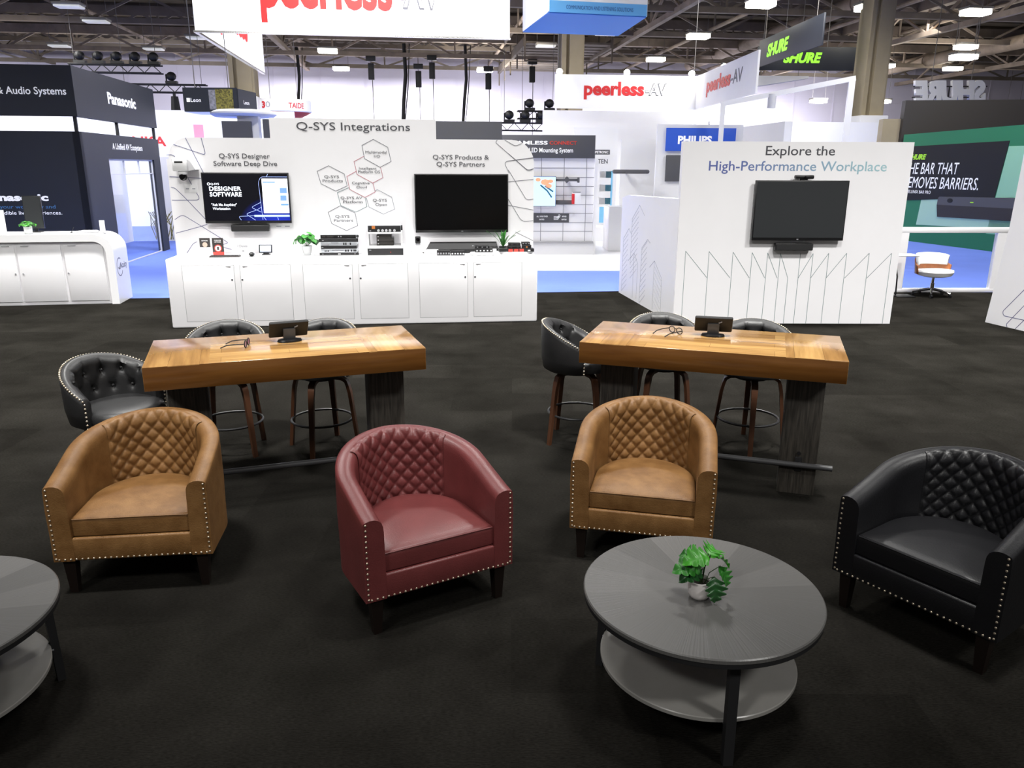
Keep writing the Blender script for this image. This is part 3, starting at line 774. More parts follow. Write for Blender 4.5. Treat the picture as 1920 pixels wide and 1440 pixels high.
# tile-panelled booth with a dark lettered header
SX = R(2.3)
t = thing('booth_wall', 'light tiled booth wall with a dark lettered header and a thin vertical end', 'exhibition booth', (.584, 17.546, 0), SX)
MB().b2(-2.2, 1.19, 0, .12, .27, 2.08).build('tile_wall', 'white_panel', t)
MB().b2(-2.2, 1.19, -.04, .14, 2.08, 2.555, .004).build('header', 'grey_panel', t)
MB().b2(-2.2, 1.22, -.12, .2, .02, .27).build('plinth', 'light_grey', t)
MB().b2(-2.2, 1.20, -.14, -.0, .27, .31).build('ledge', 'mid_grey', t)
MB().b2(1.19, 1.26, -.05, .4, .02, 2.08).build('end_post', 'white_matte', t)
w = MB()
for z in (.52, .71, .91, 1.10, 1.30, 1.49, 1.68, 1.875): w.b2(-2.2, 1.19, -.004, 0, z - .006, z + .006)
for x in (-.95, -.46, .035, .53, 1.02): w.b2(x - .006, x + .006, -.004, 0, .31, 2.08)
w.build('tile_joints', 'mid_grey', t)
text('SEAMLESS', 'letter_white', t, -.70, .16, 2.36, 2.43, -.044, bold=.03)
text('CONNECT', 'letter_orange', t, .20, .79, 2.36, 2.43, -.044, bold=.02)
text('dvLED Mounting System', 'letter_white', t, -.34, .71, 2.20, 2.29, -.044, bold=.015)
w = MB(); w.b2(-.75, .66, -.02, -.004, .715, .905); w.build('info_panel', 'grey_panel', t)
text('ALL WEATHER', 'letter_white', t, -.06, .19, .83, .86, -.024, bold=.01); text('RATED', 'letter_white', t, .0, .11, .765, .795, -.024, bold=.01)
text('WIND', 'letter_white', t, .50, .60, .83, .86, -.024, bold=.01); text('RATED', 'letter_white', t, .495, .605, .765, .795, -.024, bold=.01)
w = MB()
for k in range(3): w.ribbon([(.32, .78 + k * .03)] + arc(.40 + .02 * k, .80 + k * .03, .02, -90, 150, 6), .012, -.026, -.02)
w.build('wind_mark', 'letter_white', t)
d = thing('wall_display', 'small bright picture screen fixed on the tiled booth wall', 'screen', (.584, 17.546, 0), SX)
MB().b2(-.55, .34, -.22, -.14, 1.07, 1.70, .01).build('body', 'black_plastic', d)
MB().b2(-.54, .33, -.226, -.22, 1.08, 1.69).build('picture', 'screen_sky', d)
MB().b2(-.25, .0, -.14, -.004, 1.25, 1.5).build('wall_plate', 'mid_grey', d)
w = MB()
for k, (x, z, a) in enumerate(((.1, 1.58, .16), (.22, 1.6, .1), (.18, 1.5, .12), (-.05, 1.63, .1))): w.plate([(x + a * .6 * math.cos(q), z + a * .4 * math.sin(q)) for q in [i * PI / 4 for i in range(8)]], -.229, -.226)
w.build('picture_shapes', 'soft_orange', d)
w = MB(); w.ribbon([(.0, 1.52), (.15, 1.4), (.25, 1.26)], .03, -.229, -.226); w.ribbon([(.1, 1.5), (.28, 1.38)], .03, -.229, -.226); w.build('picture_shapes', 'teal', d)
w = MB(); w.b2(.342, .85, -.16, -.1, 1.60, 1.655, .008); w.box((.58, -.13, 1.63), (.1, .08, .1), rot=Matrix.Rotation(R(45), 4, 'Y')); w.b2(.81, .85, -.2, -.08, 1.57, 1.68, .008); w.b2(.55, .61, -.1, -.004, 1.6, 1.66)
tag(w.build('mount_bracket', 'grey_panel', loc=(.584, 17.546, 0), rotz=SX), 'dark mounting arm on the tiled wall, upper of the two', 'bracket', 'mounting arms on the tiled wall')
w = MB(); w.b2(.342, .72, -.16, -.1, 1.13, 1.20, .008); w.b2(.5, .56, -.1, -.004, 1.13, 1.19); w.b2(.34, .86, -.15, -.12, 1.115, 1.13)
tag(w.build('mount_bracket', 'grey_panel', loc=(.584, 17.546, 0), rotz=SX), 'dark mounting arm on the tiled wall, lower of the two', 'bracket', 'mounting arms on the tiled wall')
d = thing('sample_box', 'white box with a red side held on the lower mounting arm', 'box', (.584, 17.546, 0), SX)
MB().b2(.70, .87, -.29, -.165, 1.12, 1.36, .004).build('body', 'white_matte', d); MB().b2(.69, .74, -.295, -.166, 1.125, 1.34, .002).build('red_side', 'red_paint', d); MB().b2(.70, .87, -.29, -.165, 1.36, 1.385, .002).build('cap', 'mid_grey', d)

# narrow listening booth behind it
t = thing('booth_wall', 'narrow white booth wall with blue product cards beyond the tiled wall', 'exhibition booth', (.43, 21.54, 0), SX)
MB().b2(1.2, 2.35, 0, .1, .02, 2.9).build('panel', 'white_matte', t)
w = MB(); w.b2(1.6, 2.15, -.01, 0, 2.22, 2.34, .004); w.build('name_bar', 'grey_panel', t)
text('AMPETRONIC', 'letter_white', t, 1.66, 2.11, 2.25, 2.31, -.012, bold=.01)
text('LISTEN', 'ink_grey', t, 1.66, 2.10, 1.99, 2.10, -.003, bold=.01)
for k, z in enumerate((1.62, 1.27, .93)):
    MB().b2(1.85, 2.06, -.012, 0, z, z + .17).build('card', 'white_gloss', t); MB().b2(2.06, 2.21, -.012, 0, z, z + .17).build('card', 'teal', t, 'teal card')
MB().b2(1.92, 2.25, -.008, 0, .44, 1.8).build('blue_panel', 'sky_blue', t)
MB().b2(1.90, 2.20, -.012, -.008, .86, 1.81).build('card_board', 'white_gloss', t)
MB().b2(1.1, 2.5, -.9, 0, .02, .38).build('counter', 'white_matte', t)

# large white booth at the back right of centre
t = thing('booth_wall', 'large bright white booth wall filling the back right of centre', 'exhibition booth', (1.0, 27.2, 0), R(5.5))
MB().b2(0, 5.2, 0, .2, 0, 3.7).build('panel', 'white_matte', t)
w = MB(); w.b2(5.0, 5.2, -7.5, 0, 0, 3.0); w.build('side_panel', 'white_matte', t)
t = thing('booth_wall', 'white booth wall right of the middle, below the black hanging signs', 'exhibition booth', (6.6, 27.5, 0), R(5))
MB().b2(0, 6.4, 0, .2, 0, 3.4).build('panel', 'white_matte', t)
t = thing('portal_frame', 'white square portal frame standing behind the heading wall on the right', 'frame', (5.1, 20.3, 0), R(-14))
w = MB(); w.b2(0, .12, 0, .12, 0, 3.36); w.build('post', 'white_gloss', t)
w = MB(); w.b2(2.9, 3.04, 0, .12, 0, 3.9); w.build('post', 'white_gloss', t)
w = MB(); w.tube([(0, .06, 3.4), (3.04, .06, 3.94)], .08, 4); w.build('beam', 'white_gloss', t)
w = MB(); w.cyl((1.2, .06, 3.3), (1.2, .06, 3.62), .1, seg=12); w.build('spotlight', 'light_grey', t)
# blue sign inside
t = thing('wall_sign', 'bright blue sign with white letters half hidden behind the heading wall', 'sign', (.464, 20.543, 0), SX)
MB().b2(3.42, 5.2, 0, .06, 2.3, 2.86, .004).build('panel', 'cobalt_paint', t)
text('PHILIPS', 'letter_white', t, 3.72, 4.59, 2.48, 2.66, -.004, bold=.04)
MB().b2(3.2, 5.4, .061, .16, 0, 2.95).build('backing_wall', 'white_matte', t)
w = MB(); w.b2(3.45, 4.6, 0, .05, 1.55, 2.2, .006); o = tag(w.build('wall_screen', 'grey_panel', loc=(.464, 20.543, 0), rotz=SX), 'dark screen below the bright blue sign, mostly hidden', 'screen')
w = MB(); w.box((0, 0, 0), (.92, .2, .10), .045); w.box((.1, -.1, -.02), (.5, .03, .04), .01)
w.b2(-.02, .02, .08, 1.0, -.02, .02)
tag(w.build('video_bar', 'grey_panel', loc=(2.95, 20.2, 1.79), rotz=SX), 'flat grey video bar mounted in the white booth, alone on white', 'video bar')
w = MB(); w.b2(.72, 3.4, 0, .1, .02, 2.6); tag(w.build('booth_wall', 'white_matte', loc=(2.1, 21.2, 0), rotz=SX), 'white booth wall behind the grey video bar', 'exhibition booth')
w = MB(); w.b2(0, 2.4, 0, .8, .02, 1.02, .02); tag(w.build('booth_counter', 'white_gloss', loc=(2.2, 18.2, 0), rotz=SX), 'low white booth counter behind the slanted side wall', 'counter')

# dark and green booth on the right
t = thing('booth_wall', 'plain dark wall topping the green booth on the far right', 'exhibition booth', (10.6, 22.2, 0), R(-8))
MB().b2(-.05, 5.2, 0, .3, 0, 3.66).build('panel', 'charcoal_panel', t)
MB().b2(-.5, -.05, .2, .6, 0, 3.2).build('end_panel', 'column_beige', t)
t = thing('booth_wall', 'green booth wall with a black poster, white slogan and a big printed bar', 'exhibition booth', (10.743, 21.393, 0), R(-75.9))
MB().plate([(-.72, 0), (3.6, 0), (3.6, 2.87), (-.72, 2.775)], 0, .15).build('panel', 'green_dark', t)
MB().plate([(2.5, .40), (3.6, .40), (3.6, 2.40), (2.74, 2.40)], -.004, 0).build('light_band', 'green_light', t)
MB().plate([(.246, 1.10), (.18, .45), (3.6, .55), (3.6, 1.3)], -.004, 0).build('pale_band', 'green_pale', t)
MB().plate([(-.60, 2.46), (2.742, 2.521), (2.58, 1.24), (-.60, 1.05)], -.012, -.004).build('poster', 'black_matte', t)
text('SHURE', 'neon_green_dim', t, -.42, .22, 2.13, 2.25, -.014, bold=.05, shear=.25)
text('THE BAR THAT', 'letter_white', t, -.47, 1.37, 1.76, 2.04, -.014, shear=.15)
text('REMOVES BARRIERS.', 'letter_white', t, -.47, 2.06, 1.40, 1.68, -.014, shear=.15)
text('INTELLINIX BAR PRO', 'letter_white', t, -.42, .55, 1.26, 1.34, -.014)
w = MB(); w.plate(fillet([(.83, 1.0), (.84, 1.205), (3.4, 1.26), (3.4, .74), (.9, .70), (.83, 1.0)], .06), -.02, -.012); w.build('printed_bar', 'grey_panel', t)
w = MB(); w.plate([(.83, 1.0), (3.4, 1.02), (3.4, .74), (.9, .70)], -.024, -.02); w.build('printed_bar_front', 'charcoal_panel', t)
w = MB(); w.b2(1.9, 2.0, -.028, -.024, 1.09, 1.115); w.build('printed_light', 'neon_green_dim', t)
w = MB(); w.plate([(1.25 + .09 * math.cos(a * PI / 8), 1.12 + .055 * math.sin(a * PI / 8)) for a in range(16)], -.026, -.02); w.build('printed_lens', 'black_matte', t)

# glass-fronted meeting pod on the right
t = thing('glass_screen', 'low white-framed glass screen behind the swivel chair', 'screen wall', (6.189, 12.333, 0), R(1.6))
w = MB(); w.b2(-.6, 1.75, 0, .08, .93, 1.015, .004); w.build('top_rail', 'white_panel', t)
w = MB(); w.b2(-.6, 1.75, 0, .08, 0, .06, .004); w.build('sill', 'white_panel', t)
w = MB(); w.b2(-.6, 0, 0, .08, .06, .93); w.build('post', 'white_panel', t)
w = MB(); w.b2(1.41, 1.75, 0, .08, .06, .93); w.build('post', 'white_panel', t)
MB().b2(0, 1.41, .03, .042, .06, .93).build('glass', 'pane_clear', t, 'clear glass pane')

# white wall at the right edge of the picture
def panel_lines(t, lines, m, y0, y1, wd, r=.06):
    w = MB()
    for l in lines: w.ribbon(fillet(l, r), wd, y0, y1)
    return w.build('line_graphic', m, t)
t = thing('display_wall', 'white wall with thin rounded line art at the right edge of the picture', 'exhibition wall', (6.077, 9.861, 0), math.atan2(-.9709, .2396))
MB().plate([(0, 0), (2.2, 0), (2.2, 2.22), (.15, 2.22), (.12, 1.2)], 0, .1).build('panel', 'white_panel', t)
panel_lines(t, [[(.9, 1.0), (.235, .18), (.26, .13), (.9, .13)], [(.95, .86), (.32, .035), (.34, -.0)], [(.95, .62), (.458, .002)]], 'line_navy', -.001, 0, .008)

# heading wall on the right: front panel and lower side panel
t = thing('display_wall', 'white wall with a two-line heading, a television and zigzag line art', 'exhibition wall', (2.13, 9.70, 0), R(.56))
MB().plate([(-.10, 0), (2.657, 0), (2.66, 2.20), (-.10, 2.20)], 0, .12).build('panel', 'white_panel', t)
text('Explore the', 'ink_grey', t, .89, 1.72, 2.045, 2.15, -.0004, bold=.006)
text('High-Performance Workplace', 'print_gradient', t, .221, 2.365, 1.865, 1.975, -.0004, bold=.006)
pk = [(.006, .904), (.297, .900), (.594, .894), (.831, .890), (1.024, .885), (1.182, .88), (1.431, .88), (1.588, .88), (1.782, .884), (2.005, .885), (2.285, .886), (2.562, .886)]
vx = [.294, .581, .822, 1.015, 1.170, 1.303, 1.433, 1.588, 1.781, 2.012, 2.290]
w = MB()
for i, (x, z) in enumerate(pk):
    w.ribbon([(x, .002), (x, z)], .006, -.001, 0)
for i in range(11):
    a = pk[i] if i < 6 else pk[i + 1]
    w.ribbon([(a[0], a[1]), (vx[i], .575)], .006, -.001, 0)
w.ribbon([(1.303, .002), (1.303, .575)], .006, -.001, 0)
w.build('line_graphic', 'line_green', t)
t2 = thing('display_wall', 'lower white side wall with hatched tower line art, left of the heading wall', 'exhibition wall', (1.674, 12.207, 0), math.atan2(9.71 - 12.207, 2.03 - 1.674))
MB().plate([(0, 0), (2.50, 0), (2.50, 1.53), (.3, 1.50), (0, 1.45)], 0, .1).build('panel', 'white_panel', t2)
w = MB()
def hatch(poly, x0, x1, zlo, ztop0, ztop1, slope, n=22):
    w.ribbon(poly, .006, -.001, 0)
    for k in range(n):
        z = zlo + k * .075
        za, zb = z, z + slope * (x1 - x0)
        ta = ztop0; tb = ztop1
        if max(za - ta, zb - tb) > 0: break
        w.ribbon([(x0, za), (x1, zb)], .004, -.001, 0)
hatch([(.15, .05), (.15, .85), (.42, 1.02), (.55, .95)], .15, .40, .05, .85, 1.0, .55)
hatch([(.56, .5), (.565, 1.17), (.90, 1.38), (1.15, 1.25)], .565, .88, .30, 1.17, 1.36, .55)
hatch([(1.08, .02), (1.095, .80), (1.34, .94), (1.46, .90)], 1.09, 1.33, .02, .80, .93, .6)
hatch([(1.48, .575), (1.68, .685), (2.0, .50), (2.03, .03)], 1.70, 2.0, .16, .62, .50, -.5)
w.ribbon([(.43, .54), (.73, .69), (.93, .56), (.93, .05)], .006, -.001, 0); w.ribbon([(.73, .69), (.73, .03)], .006, -.001, 0); w.ribbon([(1.68, .685), (1.68, .03)], .006, -.001, 0)
w.build('line_graphic', 'ink_light', t2)

def television(label, loc, rotz, x0, x1, z0, z1, yf, ywall, m='screen_off', grp=None):
    t = thing('television', label, 'television', loc, rotz, grp)
    MB().b2(x0, x1, yf, yf + .05, z0, z1, .006).build('case', 'black_plastic', t)
    MB().b2(x0 + .014, x1 - .014, yf - .004, yf, z0 + .035, z1 - .014).build('screen', m, t)
    MB().b2((x0 + x1) / 2 - .3, (x0 + x1) / 2 + .3, yf + .05, ywall, (z0 + z1) / 2 - .2, (z0 + z1) / 2 + .2).build('wall_mount', 'black_matte', t)
    MB().b2((x0 + x1) / 2 - .012, (x0 + x1) / 2 + .012, yf - .003, yf, z0 + .012, z0 + .02).build('maker_badge', 'mid_grey', t)
    return t
EX = (2.13, 9.70, 0)
television('switched-off television on the heading wall, grey sheen on its screen', EX, R(.56), .777, 1.897, 1.046, 1.755, -.10, 0, 'screen_sheen')
t = thing('camera_bar', 'black camera bar sitting on top of the television on the heading wall', 'camera', EX, R(.56))
MB().b2(1.237, 1.461, -.12, -.05, 1.772, 1.818, .014).build('body', 'black_plastic', t)
MB().b2(1.31, 1.39, -.10, -.06, 1.756, 1.78).build('foot', 'black_matte', t)
w = MB(); w.cyl((1.349, -.121, 1.794), (1.349, -.127, 1.794), .012, seg=14); w.build('lens', 'black_gloss', t)
t = thing('sound_bar', 'short black sound bar under the television on the heading wall', 'speaker', EX, R(.56))
MB().b2(1.075, 1.54, -.11, -.02, .925, 1.012, .012).build('body', 'black_plastic', t)
MB().b2(1.085, 1.53, -.114, -.11, .933, 1.004).build('grille', 'black_matte', t)
MB().b2(1.2, 1.4, -.02, 0, .94, 1.0).build('wall_plate', 'black_matte', t)

# swivel chair and side table by the glass
t = thing('swivel_chair', 'white swivel chair with a wooden shell on a chrome star base', 'chair', (6.47, 11.98, 0), R(10))
w = MB(); w.grid(lambda u, v: ((.275 + .02 * v) * math.sin((u - .5) * 3.1), (.25 + .02 * v) * math.cos((u - .5) * 3.1), .34 + v * (.12 + .17 * math.cos((u - .5) * 2.6) ** 2)), 24, 6)
o = w.build('shell', 'chair_wood', t, 'curved wooden shell')
sm = o.modifiers.new('thickness', 'SOLIDIFY'); sm.thickness = .014
w = MB(); w.grid(lambda u, v: ((.25 + .02 * v) * math.sin((u - .5) * 2.7), (.225 + .025 * v) * math.cos((u - .5) * 2.7), .47 + v * (.175 - .03 * abs(2 * u - 1) ** 4)), 20, 6)
o = w.build('back_pad', 'white_fabric', t); sm = o.modifiers.new('thickness', 'SOLIDIFY'); sm.thickness = .035; sm.offset = 0
w = MB(); w.lathe([(.15, .30), (.24, .325), (.268, .38), (.262, .405), (.235, .39), (.15, .37), (.01, .365)], (0, -.01, 0), 32); w.build('seat', 'white_fabric', t)
w = MB(); w.cyl((0, 0, .1), (0, 0, .32), .022, seg=12); w.cyl((0, 0, .1), (0, 0, .2), .032, seg=12); w.build('gas_column', 'chrome', t)
for k in range(5):
    a = k * 2 * PI / 5 + .3
    w = MB(); w.tube([(0, 0, .11), (.15 * math.cos(a), .15 * math.sin(a), .085), (.27 * math.cos(a), .27 * math.sin(a), .06)], [.022, .018, .013], 6); b = w.build('base_arm', 'chrome', t)
    w = MB(); w.cyl((.27 * math.cos(a) - .012, .27 * math.sin(a), .027), (.27 * math.cos(a) + .012, .27 * math.sin(a), .027), .026, seg=10); w.cyl((.27 * math.cos(a), .27 * math.sin(a), .03), (.27 * math.cos(a), .27 * math.sin(a), .06), .006, seg=6); w.build('caster', 'black_plastic', b)
t = thing('side_table', 'small white side table on a curved black leg beside the swivel chair', 'side table', (5.94, 11.95, 0), 0)
MB().box((.02, 0, .63), (.34, .3, .02), .008).build('tabletop', 'white_gloss', t)
w = MB(); w.tube([(-.12, 0, .62), (-.09, 0, .5), (-.04, 0, .3), (-.03, 0, .05), (-.03, 0, .012)], .011, 8); w.build('leg', 'black_plastic', t)
MB().b2(-.06, .22, -.13, .13, 0, .014, .004).build('foot_plate', 'black_plastic', t)

# ---------------------------------------------------------------- curved white counter on the left
AC = R(10)
t = thing('counter', 'long white counter with a curved end carrying a round logo, left edge', 'counter', (-7.129, 10.718, 0), AC)
prof_o = [(-2.5, .975)] + arc(1.575 - .24, .975 - .24, .24, 90, 0, 10) + [(1.575, 0)]
prof_i = [(1.475, 0)] + arc(1.475 - .16, .875 - .16, .16, 0, 90, 10) + [(-2.5, .875)]
MB().plate(prof_o + prof_i, -.04, .58).build('waterfall_top', 'white_gloss', t)
MB().b2(-2.5, 1.475, .02, .56, .0, .872).build('carcass', 'white_panel', t)
for x0, x1 in ((-.55, .297), (.325, .885), (.925, 1.43)):
    d = MB().b2(x0, x1, .002, .02, .05, .83, .002).build('door', 'white_panel', t)
    kx = x0 + .04 if x0 > .3 else x1 - .03
    if x0 > .9: kx = x0 + .02
    w = MB(); w.cyl((kx, .002, .44), (kx, -.004, .44), .011, seg=12); w.build('lock', 'mid_grey', d)
    w = MB(); w.b2(x0 + .06 if x0 > 0 else x1 - .15, x0 + .16 if x0 > 0 else x1 - .05, -.012, .002, .815, .825); w.build('finger_pull', 'light_grey', d)
# logo on the outer end
w = MB(); w.ribbon(arc(.20, .50, .125, 60, 330, 24), .012, -.001, 0); w.ribbon([(.13, .50), (.17, .47), (.2, .5), (.24, .54)], .012, -.001, 0); w.ribbon([(.17, .5), (.2, .47), (.25, .5)], .01, -.001, 0)
lg = w.build('logo', 'ink_grey', t); lg.matrix_local = Matrix.Translation((1.575, -.04, 0)) @ Matrix.Rotation(R(90), 4, 'Z')
text('Acuity', 'ink_grey', lg, .22, .53, .475, .56, 0, bold=.005)
def small_plant(label, loc, n, h, m, pot, s=1.0, lw=.05, group=None, wall=False):
    t = thing('potted_plant', label, 'plant', loc, 0, group)
    pot(t)
    for k in range(n):
        a = k * 2.4; L = h * (.7 + .4 * random.random()); out = .35 + .5 * random.random()
        if wall and math.sin(a) > 0: out *= .25
        w = MB()
        def f(u, v):
            ww = lw * math.sin(PI * (.06 + .94 * u) ** .8) * (v - .5) * 2
            r = out * L * u; z = L * (u - .35 * u * u)
            return (math.cos(a) * r - math.sin(a) * ww, math.sin(a) * r + math.cos(a) * ww, z + .01 * abs(v - .5))
        w.grid(f, 6, 2); w.xf(Matrix.Translation((0, 0, s)))
        w.build('leaf', m, t)
    return t
def bush(label, loc, n, rad, hgt, ls, mats, pot, base, squash=1.0):
    # rounded leaves on thin stems spreading from the pot
    t = thing('potted_plant', label, 'plant', loc, 0)
    pot(t); st = MB()
    for k in range(n):
        a = k * 2.39996; q = math.sqrt((k + .5) / n)
        r = rad * q; z = base + hgt * (1.15 - .75 * q * q) + random.uniform(-.15, .15) * hgt
        p = Vector((math.cos(a) * r, math.sin(a) * r * squash - (.0 if squash == 1 else .03), z))
        L = ls * random.uniform(1.2, 1.7); wd = ls * random.uniform(.75, 1.0)
        m = Matrix.Translation(p) @ Matrix.Rotation(a + random.uniform(-.5, .5), 4, 'Z') @ Matrix.Rotation(random.uniform(.1, .9) + .5 * q, 4, 'Y') @ Matrix.Rotation(random.uniform(-.4, .4), 4, 'X')
        w = MB(); w.grid(lambda u, v: (L * (u - .2), wd * (v - .5) * 2 * math.sin(PI * (.04 + .96 * u) ** .85), .25 * wd * abs(2 * v - 1) - .35 * L * (u - .3) ** 2), 8, 4); w.xf(m)
        w.build('leaf', mats[k % len(mats)], t, ang=70)
        st.tube([(0, 0, base - .01), (p.x * .5, p.y * .5, base + (z - base) * .6), p], .0016, 4)
    st.build('stems', 'stem_green', t)
    return t
def acl(x, y, z): c, s = math.cos(AC), math.sin(AC); return (-7.129 + x * c - y * s, 10.718 + x * s + y * c, z)
def pot_a(t):
    w = MB(); w.lathe([(.04, 0), (.05, .01), (.055, .10), (.05, .1), (.045, .085)], seg=20); w.build('pot', 'white_gloss', t)
bush('small green bush in a white pot on the curved counter', acl(.46, .14, .975), 46, .10, .065, .022, ('leaf_bright', 'leaf_green'), pot_a, .09)
t = thing('display_monitor', 'upright black monitor standing on the curved counter', 'monitor', acl(.34, .44, .975), AC)
MB().b2(-.02, .22, 0, .03, .05, .50, .004).build('case', 'black_plastic', t); MB().b2(-.01, .21, -.001, 0, .06, .49).build('screen', 'screen_sheen', t)
MB().b2(.02, .18, -.05, .08, 0, .012).build('foot', 'black_plastic', t); MB().b2(.08, .12, .03, .045, .01, .3).build('neck', 'black_plastic', t)
t = thing('sign_card', 'white upright card near the curved end of the counter', 'card', acl(1.47 - .12, .25, .975), AC)
MB().b2(0, .07, 0, .01, .004, .17).build('card', 'white_matte', t); MB().b2(-.01, .08, -.03, .04, 0, .006).build('foot', 'white_matte', t)
t = thing('sign_card', 'tall white card at the very left edge of the counter', 'card', acl(.02, .2, .975), AC)
MB().b2(-.14, .14, 0, .012, .004, .32).build('card', 'white_matte', t); MB().b2(-.14, .14, -.04, .05, 0, .006).build('foot', 'white_matte', t)
w = MB(); w.box((0, 0, .012), (.26, .18, .02), .004); w.box((.02, 0, .027), (.2, .15, .008), .003); tag(w.build('leaflet_pile', 'white_matte', loc=acl(1.18, .25, .977), rotz=AC), 'low pile of white leaflets on the curved counter', 'leaflets')
w = MB(); w.cyl((0, 0, .003), (.03, .02, .075), .005, .003, 6); w.cyl((0, 0, 0), (0, 0, .006), .02, seg=12); tag(w.build('pen', 'rig_black', loc=acl(.98, .22, .976)), 'dark pen standing in a holder on the curved counter', 'pen')

# ================================================================ the long counter wall
QA = math.atan2(.537, 4.415); QO = (-4.10, 9.228, 0)
WY = .65                                      # the wall stands at the back of the counter
t = thing('display_wall', 'long white wall with raised heading, honeycomb diagram and line art behind the counter', 'exhibition wall', QO, QA)
outl = [(-.045, .0), (-.045, 1.97)] + arc(.235, 1.97, .255, 180, 90, 8)[0:] + [(1.205, 2.225), (1.205, 2.462), (3.235, 2.462), (3.235, 2.227), (4.20, 2.229)] + arc(4.19, 1.935, .292, 88, 0, 9) + [(4.484, 0)]
MB().plate(outl, WY, WY + .12).build('panel', 'white_panel', t)
text('Q-SYS Integrations', 'ink_grey', t, 1.527, 2.912, 2.325, 2.415, WY - .0004, bold=.004)
text('Q-SYS Designer', 'ink_grey', t, .577, 1.182, 1.985, 2.04, WY - .0004, bold=.004)
text('Software Deep Dive', 'ink_grey', t, .505, 1.264, 1.895, 1.95, WY - .0004, bold=.004)
text('Q-SYS Products &', 'ink_grey', t, 3.187, 3.90, 1.985, 2.04, WY - .0004, bold=.004)
text('Q-SYS Partners', 'ink_grey', t, 3.232, 3.847, 1.90, 1.955, WY - .0004, bold=.004)
HEX = [
 ([(2.453,2.221),(2.628,2.127),(2.663,1.955),(2.524,1.885),(2.335,1.989),(2.311,2.147)], 1, 'ink_mid', [('Multimodal',2.35,2.614,2.050,2.084),('I/O',2.455,2.529,2.003,2.031)]),
 ([(2.327,2.016),(2.204,1.952),(2.234,1.797),(2.424,1.692),(2.554,1.759),(2.530,1.883)], 0, 'line_red', [('Intelligent',2.262,2.477,1.856,1.886),('Platform OS',2.248,2.52,1.813,1.845)]),
 ([(2.224,1.835),(2.106,1.771),(2.134,1.614),(2.319,1.515),(2.451,1.584),(2.426,1.690)], 0, 'line_red', [('Cognitive',2.165,2.383,1.678,1.708),('Cloud',2.218,2.348,1.628,1.656)]),
 ([(1.889,1.901),(2.075,1.803),(2.104,1.657),(1.960,1.593),(1.783,1.683),(1.744,1.833)], 1, 'ink_mid', [('Q-SYS',1.828,2.008,1.752,1.784),('Products',1.805,2.054,1.702,1.735)]),
 ([(2.125,1.636),(1.978,1.575),(2.013,1.415),(2.196,1.333),(2.338,1.401),(2.323,1.512)], 0, 'line_green', [('Q-SYS AV',2.015,2.285,1.494,1.526),('Platform',2.045,2.287,1.443,1.477)]),
 ([(2.440,1.590),(2.477,1.613),(2.655,1.519),(2.687,1.370),(2.543,1.307),(2.364,1.397),(2.335,1.512)], 0, 'ink_light', [('Q-SYS',2.415,2.593,1.463,1.497),('Open',2.446,2.591,1.412,1.444)]),
 ([(2.002,1.411),(2.185,1.323),(2.212,1.164),(2.068,1.102),(1.887,1.192),(1.851,1.333)], 1, 'ink_mid', [('Q-SYS',1.937,2.113,1.262,1.297),('Partners',1.917,2.157,1.213,1.247)])]
for poly, cl, mm, tx in HEX:
    w = MB(); w.ribbon(poly, .007, WY - .001, WY, closed=bool(cl)); w.build('hexagon_outline', mm, t)
    for s_, x0, x1, zb, zc in tx: text(s_, 'ink_grey', t, x0, x1, zb, zc, WY - .0004)
panel_lines(t, [[(.058,2.141),(.334,2.048),(.42,2.02),(.41,2.10),(.387,2.223)], [(.203,2.221),(.377,1.806)], [(-.04,2.02),(.027,2.022),(.060,1.999)], [(.186,1.746),(.31,1.483),(-.031,1.483)],
   [(-.03,1.763),(.36,1.745)], [(-.026,1.639),(.02,1.627),(.115,1.525),(.355,1.239)], [(-.027,1.081),(.294,1.166),(.36,1.19)], [(-.024,1.247),(.073,1.31),(.60,.955),(.514,.935)],
   [(.08,.835),(.164,.95),(.215,.975)], [(.511,.907),(.637,.872)]], 'line_navy', WY - .001, WY, .007)
panel_lines(t, [[(4.008,2.226),(3.985,2.195),(4.231,1.99),(4.41,1.84),(4.478,1.875)], [(4.102,2.226),(4.24,2.15),(4.32,2.185)], [(4.16,1.82),(4.09,1.96),(4.473,2.007)], [(4.15,2.06),(4.40,1.855),(4.478,1.875)], [(4.14,1.968),(4.472,2.012)],
   [(4.15,1.86),(4.39,1.48),(4.479,1.494)], [(4.15,1.712),(4.476,1.742)], [(4.15,1.49),(4.33,1.205),(4.48,1.218)], [(4.15,1.415),(4.48,1.355)], [(4.245,1.073),(4.48,.959)]], 'ink_mid', WY - .001, WY, .007)

t = thing('counter_cabinet', 'long white counter cabinet with six doors in three pairs', 'cabinet', QO, QA)
MB().b2(-.0, 4.447, 0, WY - .002, 0, .83, .022, 3).build('carcass', 'white_panel', t)
DX = [(.183, .776, 1), (.850, 1.434, 0), (1.583, 2.165, 1), (2.248, 2.834, 0), (2.976, 3.568, 1), (3.646, 4.245, 0)]
for x0, x1, right in DX:
    g = MB()
    g.b2(x0 - .004, x1 + .004, -.0006, .004, .076, .754); 
    d = MB().b2(x0, x1, -.003, .006, .08, .75, .0015).build('door', 'white_panel', t)
    g.build('gap_shade', 'mid_grey', d)  # grey plate paints the shade of the gap round the door
    kx = x1 - .028 if right else x0 + .016
    w = MB(); w.cyl((kx, -.003, .579), (kx, -.009, .579), .011, seg=14); w.build('lock', 'ink_grey', d)
    px = (x1 - .09, x1 - .03) if right else (x0 + .03, x0 + .09)
    w = MB(); w.b2(px[0], px[1], -.016, -.003, .735, .748, .003); w.build('finger_pull', 'light_grey', d)

